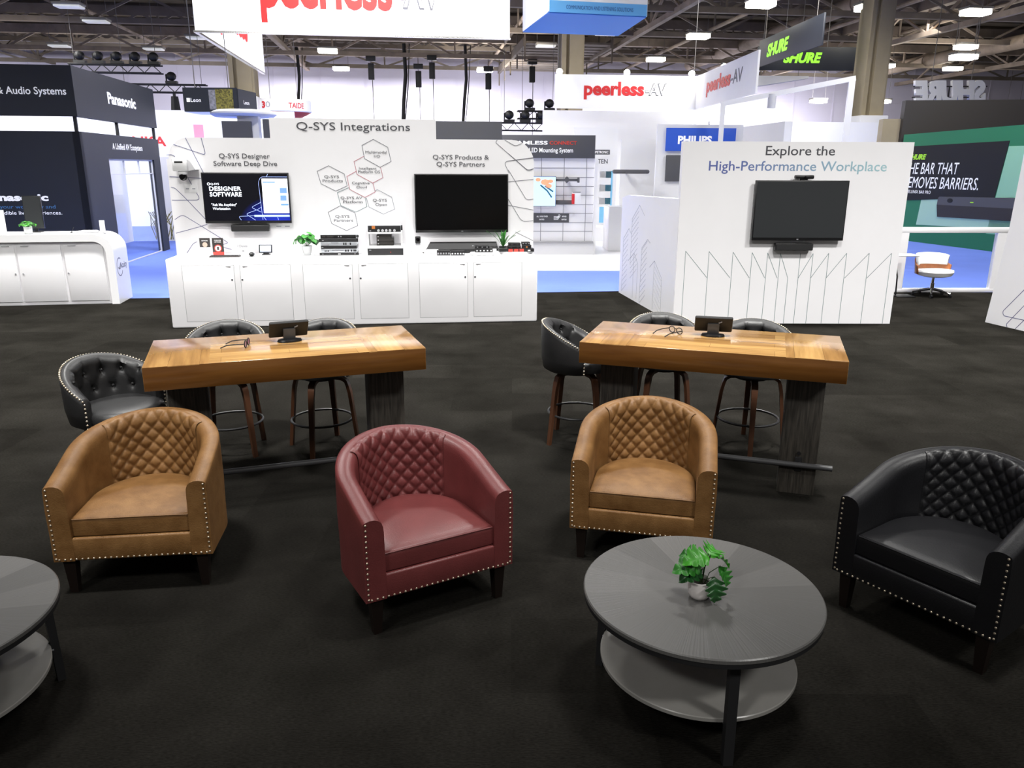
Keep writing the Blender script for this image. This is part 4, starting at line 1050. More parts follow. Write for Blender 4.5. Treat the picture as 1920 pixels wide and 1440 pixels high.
def ql(x, y, z=.83):
    c, s = math.cos(QA), math.sin(QA); return (QO[0] + x * c - y * s, QO[1] + x * s + y * c, z)
# left television with its picture
tv = television('television on the counter wall showing a bright blue and white picture, left one', QO, QA, .365, 1.405, 1.205, 1.815, WY - .10, WY, 'screen_picture', 'televisions on the counter wall')
y = WY - .104
text('Q-SYS', 'screen_text', tv, .47, .57, 1.668, 1.692, y - .001, bold=.01, name='screen_lettering')
w = MB(); w.ribbon(arc(.447, 1.68, .014, 0, 360, 14), .007, y - .002, y); w.build('screen_mark', 'screen_text', tv)
text('DESIGNER', 'screen_text', tv, .45, .83, 1.600, 1.648, y - .001, bold=.028, space=1.06, name='screen_lettering')
text('SOFTWARE', 'screen_text', tv, .45, .83, 1.532, 1.582, y - .001, bold=.028, space=1.06, name='screen_lettering')
text('"Ask Me Anything"', 'screen_text', tv, .46, .76, 1.417, 1.447, y - .001, bold=.02, name='screen_lettering')
text('Workstation', 'screen_text', tv, .47, .68, 1.37, 1.40, y - .001, bold=.02, name='screen_lettering')
w = MB()
for l in ([(1.06, 1.25), (1.04, 1.70), (1.07, 1.765), (1.388, 1.765)], [(1.16, 1.80), (1.14, 1.765)], [(.80, 1.245), (.77, 1.29), (.98, 1.30)], [(.97, 1.245), (.86, 1.32), (1.0, 1.37), (1.05, 1.40)], [(1.05, 1.34), (.93, 1.40), (1.05, 1.46)], [(1.1, 1.245), (1.06, 1.30)], [(1.25, 1.245), (1.24, 1.28)]):
    w.ribbon(fillet(l, .03), .004, y - .002, y)
w.build('screen_lines', 'screen_blue_line', tv)
w = MB(); w.b2(1.08, 1.388, y - .003, y, 1.33, 1.745); w.build('screen_window', 'screen_white', tv)
w = MB(); w.b2(1.09, 1.24, y - .004, y, 1.695, 1.708); w.b2(1.29, 1.375, y - .004, y, 1.57, 1.635); w.b2(1.29, 1.365, y - .004, y, 1.48, 1.545); w.b2(1.29, 1.385, y - .004, y, 1.42, 1.445); w.build('screen_tiles', 'screen_tile', tv)
w = MB(); w.b2(.96, 1.388, y - .004, y, 1.285, 1.308); w.build('screen_bar', 'screen_sky', tv)
television('switched-off black television on the counter wall, right one', QO, QA, 2.945, 4.14, 1.078, 1.808, WY - .09, WY, 'screen_off', 'televisions on the counter wall')
t = thing('sound_bar', 'black sound bar on the counter wall under the lit television', 'speaker', QO, QA)
MB().b2(.665, 1.125, WY - .11, WY - .01, 1.105, 1.185, .012).build('body', 'black_plastic', t)
MB().b2(.675, 1.115, WY - .114, WY - .11, 1.113, 1.177).build('grille', 'black_matte', t)
MB().b2(.8, 1.0, WY - .01, WY, 1.12, 1.17).build('wall_plate', 'black_matte', t)
def plate(label, x0, x1, z0, z1):
    t = thing('label_plate', label, 'label', QO, QA, 'small label plates on the counter wall')
    MB().b2(x0, x1, WY - .006, WY, z0, z1, .002).build('plate', 'white_gloss', t)
    w = MB(); n = 3
    for k in range(2): w.b2(x0 + .02 + k * (x1 - x0) * .5, x0 + (x1 - x0) * (.38 + .5 * k), WY - .007, WY - .006, (z0 + z1) / 2 - .006, (z0 + z1) / 2 + .006)
    w.build('print', 'ink_light', t)
plate('small white label plate right of the sound bar', 1.18, 1.39, 1.135, 1.185)
plate('small white label plate below the wall camera', .13, .28, 1.57, 1.67)
# wall camera
t = thing('wall_camera', 'white camera hanging from a bracket on the counter wall, upper left corner', 'camera', QO, QA)
MB().b2(.075, .235, WY - .22, WY, 1.83, 1.985, .012).build('bracket', 'white_gloss', t)
MB().b2(.105, .20, WY - .224, WY - .22, 1.925, 1.945).build('slot', 'black_matte', t)
w = MB(); w.plate([(.235, 1.97), (.27, 1.95), (.325, 1.85), (.24, 1.835)], WY - .16, WY); w.build('arm', 'light_grey', t)
MB().b2(.13, .215, WY - .2, WY - .06, 1.79, 1.83, .008).build('base', 'white_gloss', t)
w = MB(); w.ball((.172, WY - .15, 1.765), .048, 14, 10); w.cyl((.172, WY - .185, 1.765), (.172, WY - .205, 1.765), .03, seg=16); w.build('camera_head', 'black_gloss', t)
# cards
def stand_card(label, x0, x1, y, z1, parts):
    t = thing('display_card', label, 'card', QO, QA, 'cards standing on the counter')
    for (a, b, c, d, m) in parts: MB().b2(a, b, y, y + .006, c, d).build('print_panel', m, t)
    MB().b2(x0, x1, y, y + .05, .83, .834).build('foot', 'white_matte', t)
    return t
t = stand_card('card with a dark top, pale emblem and white lower half on the counter, left one', .309, .433, .40, 1.04, [(.309, .433, .93, 1.04, 'charcoal_panel'), (.309, .433, .834, .93, 'white_matte')])
w = MB(); w.plate([(.371 + .03 * math.cos(k * PI / 8), .96 + .03 * math.sin(k * PI / 8)) for k in range(16)], .397, .40); w.build('emblem', 'peach_print', t)
text('NETWORK', 'letter_white', t, .335, .41, 1.002, 1.014, .399, bold=.02)
t = stand_card('dark and red card with a white round emblem on the counter', .458, .59, .40, 1.04, [(.458, .59, .87, 1.04, 'charcoal_panel'), (.458, .59, .834, .87, 'label_red')])
w = MB(); w.plate([(.524 + .045 * math.cos(k * PI / 10), .915 + .045 * math.sin(k * PI / 10)) for k in range(20)], .396, .40); w.build('emblem', 'label_red', t)
w = MB(); w.plate([(.524 + .034 * math.cos(k * PI / 10), .915 + .034 * math.sin(k * PI / 10)) for k in range(20)], .393, .396); w.build('emblem', 'letter_white', t)
w = MB(); w.b2(.513, .535, .390, .393, .895, .935, .003); w.build('emblem', 'charcoal_panel', t)
text('POWER OVER', 'letter_white', t, .485, .565, 1.005, 1.018, .399, bold=.02); text('NETWORK', 'letter_white', t, .485, .565, .985, .998, .399, bold=.02)
t = stand_card('white card with thin grey lettering beside the keyboard', .68, .95, .42, .98, [(.68, .95, .834, .985, 'white_gloss')])
text('Dante', 'ink_mid', t, .775, .87, .925, .953, .419); text('20', 'ink_grey', t, .80, .83, .868, .885, .419, bold=.02)
w = MB(); w.ribbon([(.75, .93), (.765, .94), (.75, .95)], .003, .418, .42); w.build('mark', 'ink_mid', t)
# keyboard, mouse, pad
t = thing('keyboard', 'thin dark keyboard lying near the front of the counter', 'keyboard', ql(.645, .20), QA)
MB().box((0, 0, .008), (.35, .12, .016), .004).build('body', 'charcoal_panel', t)
w = MB()
for i in range(14):
    for j in range(4): w.box((-.158 + i * .0243, -.042 + j * .028, .0185), (.019, .022, .005))
w.build('keys', 'black_plastic', t)
tag(MB().box((0, 0, .002), (.24, .18, .004), .001).build('mouse_pad', 'mid_grey', loc=ql(.95, .24), rotz=QA), 'grey mouse pad on the counter', 'mouse pad')
t = thing('computer_mouse', 'dark computer mouse on the grey pad', 'mouse', ql(.955, .22, .834), QA)
w = MB(); w.ball((0, 0, .016), .05, 14, 10, sq=(.68, 1, .5)); w.xf(Matrix.Translation((0, 0, .009))); w.build('body', 'black_plastic', t)
w = MB(); w.cyl((-.003, .03, .046), (.003, .03, .046), .008, seg=10); w.build('wheel', 'mid_grey', t)
# small touch screen
t = thing('touch_screen', 'small touch screen with a pale blue picture standing on the counter', 'screen', ql(1.09, .40), QA)
rx = Matrix.Rotation(R(-18), 4, 'X')
MB().box((0, 0, 0), (.16, .014, .10), .005, rot=rx).xf(Matrix.Translation((0, 0, .075))).build('case', 'black_plastic', t)
MB().box((0, -.0085, 0), (.13, .002, .078), rot=Matrix.Identity(4)).xf(Matrix.Translation((0, 0, .075)) @ rx).build('picture', 'screen_sky', t)
MB().box((0, .03, .03), (.07, .05, .05), .006).build('stand', 'black_plastic', t); MB().box((0, .03, .004), (.1, .08, .008), .002).build('foot', 'black_plastic', t)
# plant in a cone pot
def pot_b(t):
    w = MB(); w.lathe([(.035, 0), (.05, .02), (.065, .11), (.06, .112), (.055, .095)], seg=24); w.build('pot', 'white_gloss', t)
    w = MB(); w.lathe([(.0, .09), (.054, .09), (.054, .095), (0, .097)], seg=18); w.build('soil', 'soil', t)
bush('broad-leaved green plant in a white cone pot on the counter', ql(1.60, .36), 20, .14, .13, .055, ('leaf_green', 'leaf_dark', 'leaf_green'), pot_b, .11, .6)
# rack units, one on another
def rack(label, z0, h, m, front, x0=1.78, x1=2.215, ears=0.0, y0=.26, grp='rack units piled on the counter'):
    t = thing('rack_unit', label, 'rack unit', QO, QA, grp)
    MB().b2(x0, x1, y0, y0 + .3, z0, z0 + h, .002).build('case', m, t)
    if ears:
        for a in (x0 - ears, x1): MB().b2(a, a + ears, y0, y0 + .01, z0, z0 + h, .002).build('ear', front, t)
    MB().b2(x0 + .004, x1 - .004, y0 - .004, y0, z0 + .003, z0 + h - .003, .001).build('front', front, t)
    return t
def knobs(t, xs, z, r, y0, m='light_grey', name='knob', d=.01):
    for x in xs:
        w = MB(); w.cyl((x, y0, z), (x, y0 - d, z), r, seg=12); w.build(name, m, t)
def ports(t, xs, z, s, h, y0, m='black_matte', name='port'):
    for x in xs: MB().b2(x - s / 2, x + s / 2, y0 - .003, y0, z - h / 2, z + h / 2).build(name, m, t)
yf = .256
t = rack('black rack unit at the bottom of the pile beside the cone pot', .83, .036, 'black_plastic', 'black_plastic', ears=.022); ports(t, [2.0], .848, .03, .008, yf, 'letter_white', 'badge'); knobs(t, [1.80, 2.19], .848, .006, yf, 'mid_grey', 'screw', .003)
t = rack('silver rack unit with dark ports, second from the bottom of the pile', .866, .044, 'silver', 'silver'); ports(t, [1.83, 1.85, 1.87], .885, .012, .018, yf); ports(t, [2.08, 2.11, 2.15, 2.18, 2.20], .888, .02, .026, yf); ports(t, [1.95, 2.02], .895, .07, .006, yf, 'ink_grey')
t = rack('black rack unit between the two silver ones', .910, .040, 'black_plastic', 'black_plastic'); ports(t, [1.80], .93, .02, .006, yf, 'mid_grey', 'badge')
t = rack('silver rack unit with few ports, third from the top of the pile', .950, .044, 'silver', 'silver'); ports(t, [2.06, 2.085, 2.14], .972, .016, .028, yf); ports(t, [1.95], .985, .09, .005, yf, 'ink_grey'); ports(t, [1.84], .962, .08, .018, yf, 'mid_grey')
t = rack('black rack unit with wide ears, second from the top of the pile', .994, .040, 'black_plastic', 'black_matte', ears=.02); ports(t, [1.81], 1.014, .02, .008, yf, 'mid_grey', 'badge')
t = rack('topmost rack unit of the pile, silver lid and dark front with small lights', 1.034, .05, 'silver', 'black_plastic'); ports(t, [1.82, 1.88, 1.92], 1.062, .035, .016, yf, 'charcoal_panel'); ports(t, [2.0, 2.03], 1.062, .012, .016, yf, 'mid_grey'); ports(t, [2.12, 2.15, 2.18], 1.062, .02, .01, yf, 'charcoal_panel')
MB().b2(2.215, 2.245, yf, yf + .03, 1.05, 1.078, .004).build('ear', 'black_matte', t)
# white risers
def riser(label, x0, x1, z0, z1, th, y0, y1):
    t = thing('riser_shelf', label, 'shelf', QO, QA, 'white risers on the counter')
    MB().b2(x0, x1, y0, y1, z1 - th, z1, .002).build('board', 'white_gloss', t)
    MB().b2(x0, x0 + .014, y0, y1, z0, z1 - th).build('side_panel', 'white_gloss', t); MB().b2(x1 - .014, x1, y0, y1, z0, z1 - th).build('side_panel', 'white_gloss', t)
riser('wide lower white riser over a black unit on the counter', 2.335, 2.80, .83, .945, .03, .22, .56)
riser('narrower white riser standing on the wider one', 2.355, 2.775, .945, 1.112, .022, .24, .54)
t = rack('black unit under the wide white riser', .83, .08, 'black_plastic', 'black_matte', 2.352, 2.785, y0=.23, grp='units on the white risers'); ports(t, [2.38], .895, .025, .008, .226, 'mid_grey', 'badge'); knobs(t, [2.63], .868, .006, .226, 'label_red', 'light', .002)
t = rack('black unit with five round dials on top of the white risers', 1.112, .082, 'silver', 'black_matte', 2.36, 2.765, y0=.25, grp='units on the white risers'); knobs(t, [2.49, 2.54, 2.585, 2.63, 2.685], 1.132, .016, .246); ports(t, [2.43], 1.17, .04, .036, .246, 'label_orange', 'display'); ports(t, [2.39], 1.13, .02, .014, .246, 'mid_grey', 'badge')
MB().b2(2.765, 2.785, .25, .27, 1.135, 1.195, .003).build('ear', 'black_matte', t)
for k, (x0, lab) in enumerate(((2.46, 'bottom small dark unit inside the upper white riser'), (2.46, 'middle small dark unit inside the upper white riser'), (2.46, 'top small dark unit inside the upper white riser'))):
    t = rack(lab, .945 + k * .044, .042, 'black_plastic', 'charcoal_panel', x0, 2.67 - .025 * (k == 2), y0=.30, grp='small units inside the upper white riser'); ports(t, [x0 + .02], .966 + k * .044, .014, .012, .296, 'light_grey', 'badge')
# round white device and small camera on a stand
t = thing('table_microphone', 'round white device with a grey centre, left of the long black bar', 'microphone', ql(2.93, .25), QA)
w = MB(); w.lathe([(.10, 0), (.115, .008), (.10, .022), (.06, .034), (.055, .036)], seg=32); w.build('body', 'white_gloss', t)
w = MB(); w.lathe([(.0, .036), (.05, .036), (.05, .04), (0, .041)], seg=28); w.build('grille', 'mid_grey', t)
t = thing('desk_camera', 'small black camera on a white stand under the left corner of the dark television', 'camera', ql(2.97, .42), QA)
w = MB(); w.lathe([(.05, 0), (.05, .012), (.014, .02), (.014, .14)], seg=18); w.build('stand', 'white_gloss', t)
MB().box((0, 0, .17), (.07, .05, .09), .012).build('body', 'black_plastic', t); MB().box((.0, -.0, .115), (.06, .04, .02), .004).build('bracket', 'mid_grey', t)
w = MB(); w.cyl((0, -.025, .175), (0, -.032, .175), .02, seg=16); w.build('lens', 'black_gloss', t)
w = MB(); w.box((0, 0, .012), (.05, .03, .024), .004); tag(w.build('small_remote', 'charcoal_panel', loc=ql(3.02, .33), rotz=QA), 'tiny dark block beside the round white device', 'remote')
# long black bar tilted on white wedges
t = thing('conference_bar', 'long black bar lying tilted on white feet under the dark television', 'speaker', ql(3.53, .485), QA)
w = MB()
w.loft([[(-.46, -.11, .03), (.46, -.11, .03), (.46, .13, .10), (-.40, .13, .10)], [(-.46, -.11, .055), (.46, -.11, .055), (.46, .13, .125), (-.40, .13, .125)]]); w.build('body', 'black_matte', t)
w = MB(); w.box((-.38, -.02, .03), (.16, .2, .05), .012); w.build('foot', 'white_gloss', t); w = MB(); w.box((.36, -.02, .03), (.16, .2, .05), .012); w.build('foot', 'white_gloss', t)
w = MB(); w.cyl((.14, -.03, .068 + .02), (.14, -.035, .085), .006, seg=8); w.build('badge', 'light_grey', t)
def small_unit(label, x0, x1, y0, z0, h, dpt=.1, n=4, m='light_grey', grp='small boxes on the counter'):
    t = thing('interface_box', label, 'box', QO, QA, grp)
    MB().b2(x0, x1, y0, y0 + dpt, z0, z0 + h, .004).build('case', 'black_plastic', t)
    for k in range(n):
        x = x0 + (x1 - x0) * (k + .5) / n
        MB().b2(x - .009, x + .009, y0 - .003, y0, z0 + h * .3, z0 + h * .62).build('port', m, t)
    return t
small_unit('small black box at the counter front, left of the pair below the long bar', 3.20, 3.365, .12, .83, .062, n=5, m='mid_grey')
small_unit('small black box at the counter front, right of the pair below the long bar', 3.375, 3.545, .12, .83, .055, n=5)
w = MB(); w.lathe([(.15, 0), (.165, .008), (.16, .026), (.13, .03), (0, .03)], seg=36); tag(w.build('round_tray', 'white_gloss', loc=ql(3.775, .20), rotz=QA), 'small round white tray at the right part of the counter', 'tray')
small_unit('larger black box on the small round tray', 3.68, 3.90, .17, .86, .05, n=5, m='light_grey'); small_unit('small black box stacked on the larger one on the small round tray', 3.68, 3.86, .19, .91, .032, n=3, m='mid_grey')
w = MB(); w.slab([(-.235, .10)] + [(-.235 + .47 * k / 16, .06 - .16 * math.sin(PI * k / 16)) for k in range(17)] + [(.235, .10)], 0, .03); tag(w.build('round_tray', 'white_gloss', loc=ql(4.195, .24), rotz=QA), 'wide white tray with a curved front at the right end of the counter', 'tray')
t = thing('rack_unit', 'long flat black unit with three red panels on the curved tray', 'rack unit', QO, QA)
MB().b2(3.985, 4.43, .20, .34, .86, .90, .003).build('case', 'black_plastic', t)
for x in (4.13, 4.20, 4.27): MB().b2(x - .028, x + .028, .196, .20, .863, .898).build('red_panel', 'label_red', t)
MB().b2(4.35, 4.38, .196, .20, .87, .885).build('badge', 'letter_white', t)
small_unit('black box with a long label, lower left on the red-panelled unit', 4.10, 4.265, .22, .90, .035, n=2, m='charcoal_panel'); small_unit('black box, upper left on the pile at the counter end', 4.11, 4.26, .23, .935, .036, n=2, m='charcoal_panel')
small_unit('black box with an orange label, right on the red-panelled unit', 4.28, 4.395, .21, .90, .045, n=1, m='label_orange'); small_unit('black box on top at the right end of the pile', 4.275, 4.38, .22, .945, .036, n=3, m='mid_grey')
def pot_c(t):
    w = MB(); w.lathe([(.04, 0), (.05, .01), (.055, .08), (.05, .08), (.046, .07)], seg=20); w.build('pot', 'black_plastic', t)
small_plant('feathery green palm in a dark pot at the right end of the counter', ql(4.06, .44), 18, .30, 'leaf_green', pot_c, .07, .016, wall=True)

# ================================================================ barrel armchairs
def chair_path():
    pts = []                                   # (x, y, inward nx, ny, fraction towards the back)
    a, b, L = .345, .325, .275
    n = 7
    for i in range(n): pts.append((-a, L * i / n, 1, 0))
    m = 44
    for i in range(m + 1):
        ph = PI * i / m
        x, y = -a * math.cos(ph), L + b * math.sin(ph)
        nx, ny = -(x / a ** 2), -((y - L) / b ** 2); k = math.hypot(nx, ny)
        pts.append((x, y, nx / k, ny / k))
    for i in range(n - 1, -1, -1): pts.append((a, L * i / n, -1, 0))
    d = [0]
    for p, q in zip(pts, pts[1:]): d.append(d[-1] + math.hypot(q[0] - p[0], q[1] - p[1]))
    T = d[-1]
    return [(p[0], p[1], p[2], p[3], 1 - abs(2 * s / T - 1)) for p, s in zip(pts, d)]
CP = chair_path()
def rim(f): return .53 + .168 * math.sin(PI / 2 * min(1, f * 1.04)) ** 1.15
def lean(f, z): return .045 * max(0, (z - .2)) / .5 * f * f
def on_path(p, o, z):
    x, y, nx, ny, f = p
    return (x + nx * o, y + ny * o + lean(f, z), z)
def armchair(lm, label, loc, rot):
    t = thing('barrel_armchair', label, 'armchair', loc, rot, 'barrel armchairs with quilted backs')
    rings = []
    for p in CP:
        h = rim(p[4])
        prof = [(.0, .172), (.0, .30), (-.003, .42), (-.001, h - .04), (.0, h - .012), (.003, h - .003), (.012, h + .001), (.030, h + .005), (.050, h + .004), (.068, h - .003), (.080, h - .014), (.087, h - .032), (.089, h - .06), (.090, .30 + (h - .36) * .5), (.091, .27), (.091, .172)]
        rings.append([on_path(p, o, z) for o, z in prof])
    MB().loft(rings).build('shell', lm, t, ang=50)
    # quilted inner back
    def q(u, v):
        k = 7 + (u * .60 + .20) * 44; i = int(k); fr = k - i
        A, B = CP[i], CP[i + 1]
        p = [A[j] + (B[j] - A[j]) * fr for j in range(5)]; n = math.hypot(p[2], p[3]); p[2] /= n; p[3] /= n
        h = rim(p[4]); H = h - .04 - .33
        U = (u - .5) * .47; V = v * .40
        pp, qq = U / .064 + .5, V / .076
        s1, s2 = abs(math.sin(PI * (pp + qq))), abs(math.sin(PI * (pp - qq))); puff = .55 * (1 - (1 - s1) ** 2.5) * (1 - (1 - s2) ** 2.5) + .45 * s1 * s2
        e = min(1, u / .03, (1 - u) / .03, (1 - v) / .05)
        d = .002 + (.0105 * puff + .002) * max(0, e)
        if v < .86:
            z = .33 + (H) * v / .86; return on_path(p, .089 + d, z)
        w = (v - .86) / .14 * R(95)
        o = .089 - .026 * (1 - math.cos(w)) - .012 * max(0, w - R(60)); z = h - .04 + .042 * math.sin(min(w, R(90)))
        return on_path(p, o + d * math.cos(w), z + d * math.sin(w) + .001)
    MB().grid(q, 110, 64).build('quilted_back', lm, t, 'quilted inner back', ang=60)
    def D(s):
        pts = [(-.256 * s, .25 - .238 * s)]
        a = .253
        for i in range(25):
            ph = PI * i / 24; pts.append((-a * math.cos(ph) * s, .25 + (-.01 + (.27) * math.sin(ph)) * s))
        pts.append((.256 * s, .25 - .238 * s))
        pts += [(.256 * s * (1 - 2 * i / 8), .25 - .240 * s) for i in range(1, 8)]
        return pts
    cr = lambda x, y: .010 * (y / .5)
    rg = [[(x, y, z + (cr(x, y) if z > .35 else 0)) for x, y in D(s)] for s, z in ((.955, .286), (.995, .290), (1.0, .30), (1.0, .352), (.995, .364), (.98, .372), (.95, .377), (.8, .385), (.55, .391), (.3, .394), (.04, .395))]
    c = MB().loft(rg).build('seat_cushion', lm, t, ang=50)
    MB().tube([(-.25, .014, .369), (-.1, .0115, .371), (.1, .0115, .371), (.25, .014, .369)], .0035, 6).build('piping', lm, c)
    MB().b2(-.258, .258, -.001, .05, .172, .284, .009, 3).build('front_rail', lm, t)
    MB().b2(-.262, .262, .05, .5, .18, .283).build('seat_base', lm, t)
    MB().tube([on_path(p, .006, rim(p[4]) - .007) for p in CP], .0035, 6).build('piping', lm, t)
    w = MB()
    for x in (-.333, .333):
        for k in range(15): w.ball((x, -.001, .186 + k * .0238), .0052, 8, 5, sq=(1, .7, 1))
    for k in range(27): w.ball((-.320 + k * .0246, -.002, .182), .0052, 8, 5, sq=(1, .7, 1))
    w.build('nailhead_trim', 'nail_metal', t, 'row of pale metal nailheads')
    for x, y in ((-.29, .045), (.29, .045), (-.21, .50), (.21, .50)):
        w = MB(); w.loft([[(x + sx * a, y + sy * a, z) for sx, sy in ((-1, -1), (1, -1), (1, 1), (-1, 1))] for a, z in ((.017, 0), (.027, .178))]); w.build('leg', 'dark_wood_leg', t)
    return t
armchair('tan_leather', 'tan leather barrel armchair in front of the left wooden table', (-1.72, 3.208, 0), R(7.4))
armchair('burgundy_leather', 'burgundy leather barrel armchair in the middle of the seating group', (-.294, 2.999, 0), R(30))
armchair('tan_leather', 'tan leather barrel armchair in front of the right wooden table, behind the round coffee table', (.625, 3.461, 0), R(-12.9))
armchair('black_leather', 'black leather barrel armchair at the right edge, turned towards the coffee table', (1.634, 2.852, 0), R(-54.7))

# ================================================================ round two-tier coffee tables
def coffee(label, loc, rot, r, rs):
    t = thing('coffee_table', label, 'coffee table', loc, rot, 'round two-tier coffee tables')
    w = MB(); w.lathe([(r - .012, .408), (r, .412), (r, .424), (r - .004, .428), (.01, .428)], seg=96); w.build('tabletop', 'coffee_top', t, ang=18)
    w = MB(); w.lathe([(r - .006, .392), (r - .002, .394), (r - .002, .409), (r - .01, .411)], seg=96, cap=True); w.build('rim', 'black_matte', t)
    w = MB(); w.lathe([(rs - .003, .142), (rs, .145), (rs, .157), (rs - .003, .16), (.01, .16)], seg=80); w.build('shelf', 'coffee_shelf', t, ang=18)
    for a in (-90, 30, 150):
        c, s = math.cos(R(a)), math.sin(R(a))
        m = Matrix.Rotation(R(a), 4, 'Z')
        w = MB(); w.loft([[m @ Vector((q, k, z)) for q, k in ((rr, -.017), (rr + .028, -.017), (rr + .028, .017), (rr, .017))] for rr, z in ((rs + .004, 0), (rs - .006, .393))]); w.build('leg', 'black_matte', t)
        w = MB(); w.box((0, 0, 0), (.03, .03, .006)); w.xf(Matrix.Translation((rs * c, rs * s, .139))); w.build('bracket', 'mid_grey', t)
    return t
coffee('round black coffee table with a potted plant on it', (.69, 2.52, 0), R(4), .425, .355)
coffee('round dark coffee table cut off by the left edge of the picture', (-2.02, 2.32, 0), R(11), .432, .372)

# lobed leaf plant in a white cup
t = thing('potted_plant', 'green lobed-leaf plant in a small white pot on the round coffee table', 'plant', (.668, 2.465, .428), 0)
w = MB(); w.lathe([(.020, .0), (.030, .004), (.038, .018), (.0405, .04), (.0405, .070), (.038, .0715), (.0365, .069), (.0365, .055)], seg=36); w.build('pot', 'pot_white', t)
w = MB(); w.lathe([(.0, .052), (.0365, .052), (.0365, .056), (0, .058)], seg=24); w.build('soil', 'soil', t)
def lobed_leaf(base, tip, width, m, normal=(0, 0, 1), droop=.02, lobes=4):
    b = Vector(base); d = Vector(tip) - b; L = d.length; e = d.normalized(); n = Vector(normal); s = e.cross(n).normalized(); n = s.cross(e)
    def f(u, v):
        k = (v - .5) * 2
        env = math.sin(PI * min(1, (.10 + .9 * u)) ** .75) ** .8
        lob = .5 + .5 * abs(math.sin(PI * lobes * u + .5)) ** .8 if abs(k) > .01 else 1
        wd = width * 1.35 * env * lob * k
        fw = abs(k) * .22 * L * (1 - u * .6)                      # lobes point towards the tip
        z = -droop * (u - .4) ** 2 * 3 + .22 * abs(wd) + .004 * math.sin(lobes * 2 * PI * u) * abs(k)
        return b + e * (L * u * .9 + fw * .7) + s * wd + n * z
    o = MB().grid(lambda u, v: f(u, v), 44, 8).build('leaf', m, t, ang=70)
    return o
LV = [((.030, .0, .162), (-.075, -.015, .150), .040, 'leaf_bright', (0, -.35, 1)), ((.030, .005, .164), (.108, -.01, .138), .034, 'leaf_bright', (.1, .3, 1)), ((.025, .01, .166), (.075, .06, .172), .036, 'leaf_bright', (0, -.4, 1)),
      ((.004, -.0, .128), (-.108, -.02, .118), .034, 'leaf_green', (0, -.6, 1)), ((.002, -.012, .120), (-.088, -.045, .092), .030, 'leaf_dark', (-.2, -.7, 1)), ((.0, .02, .14), (-.07, .06, .15), .034, 'leaf_green', (0, -.4, 1)),
      ((.068, -.0, .125), (.106, -.02, .042), .024, 'leaf_green', (.6, -.7, .3)), ((.040, -.035, .100), (.046, -.066, .006), .031, 'leaf_dark', (.1, -1, .3))]
w = MB()
for b, tp, wd, m, n in LV:
    lobed_leaf(b, tp, wd, m, n)
    w.tube([(b[0] * .25, b[1] * .25, .055), (b[0] * .45, b[1] * .5, .055 + (b[2] - .055) * .6), b], .0016, 5)
w.build('stems', 'stem_green', t)

# ================================================================ wooden bar tables
def bar_table(label, loc, rot):
    t = thing('bar_table', label, 'table', loc, rot, 'counter-height wooden tables')
    MB().b2(-.742, .742, 0, .69, .772, .90, .0025).build('tabletop', 'table_wood', t)
    for s in (-1, 1):
        MB().b2(*sorted((s * .45, s * .66)), .26, .43, 0, .772, .004).build('leg', 'grey_wood', t)
    r = MB().tube([(-.745, .235, .195), (.745, .235, .195)], .017, 12).build('foot_rail', 'pipe_grey', t)
    for s in (-1, 1):
        w = MB(); w.b2(s * .555 - .02, s * .555 + .02, .25, .262, .15, .24, .003); w.tube([(s * .555, .235, .195), (s * .555, .262, .195)], .012, 8); w.build('rail_bracket', 'rail_black', r)
        w = MB(); w.cyl((s * .555, .26, .262), (s * .555, .25, .262), .011, seg=10); w.build('bolt', 'rail_black', r)
    return t
TR = ((1.104, 4.288, 0), R(-18.1)); TL = ((-1.195, 4.100, 0), R(19.3))
bar_table('thick honey-wood counter table behind the left armchairs', *TL)
bar_table('thick honey-wood counter table behind the right tan armchair', *TR)

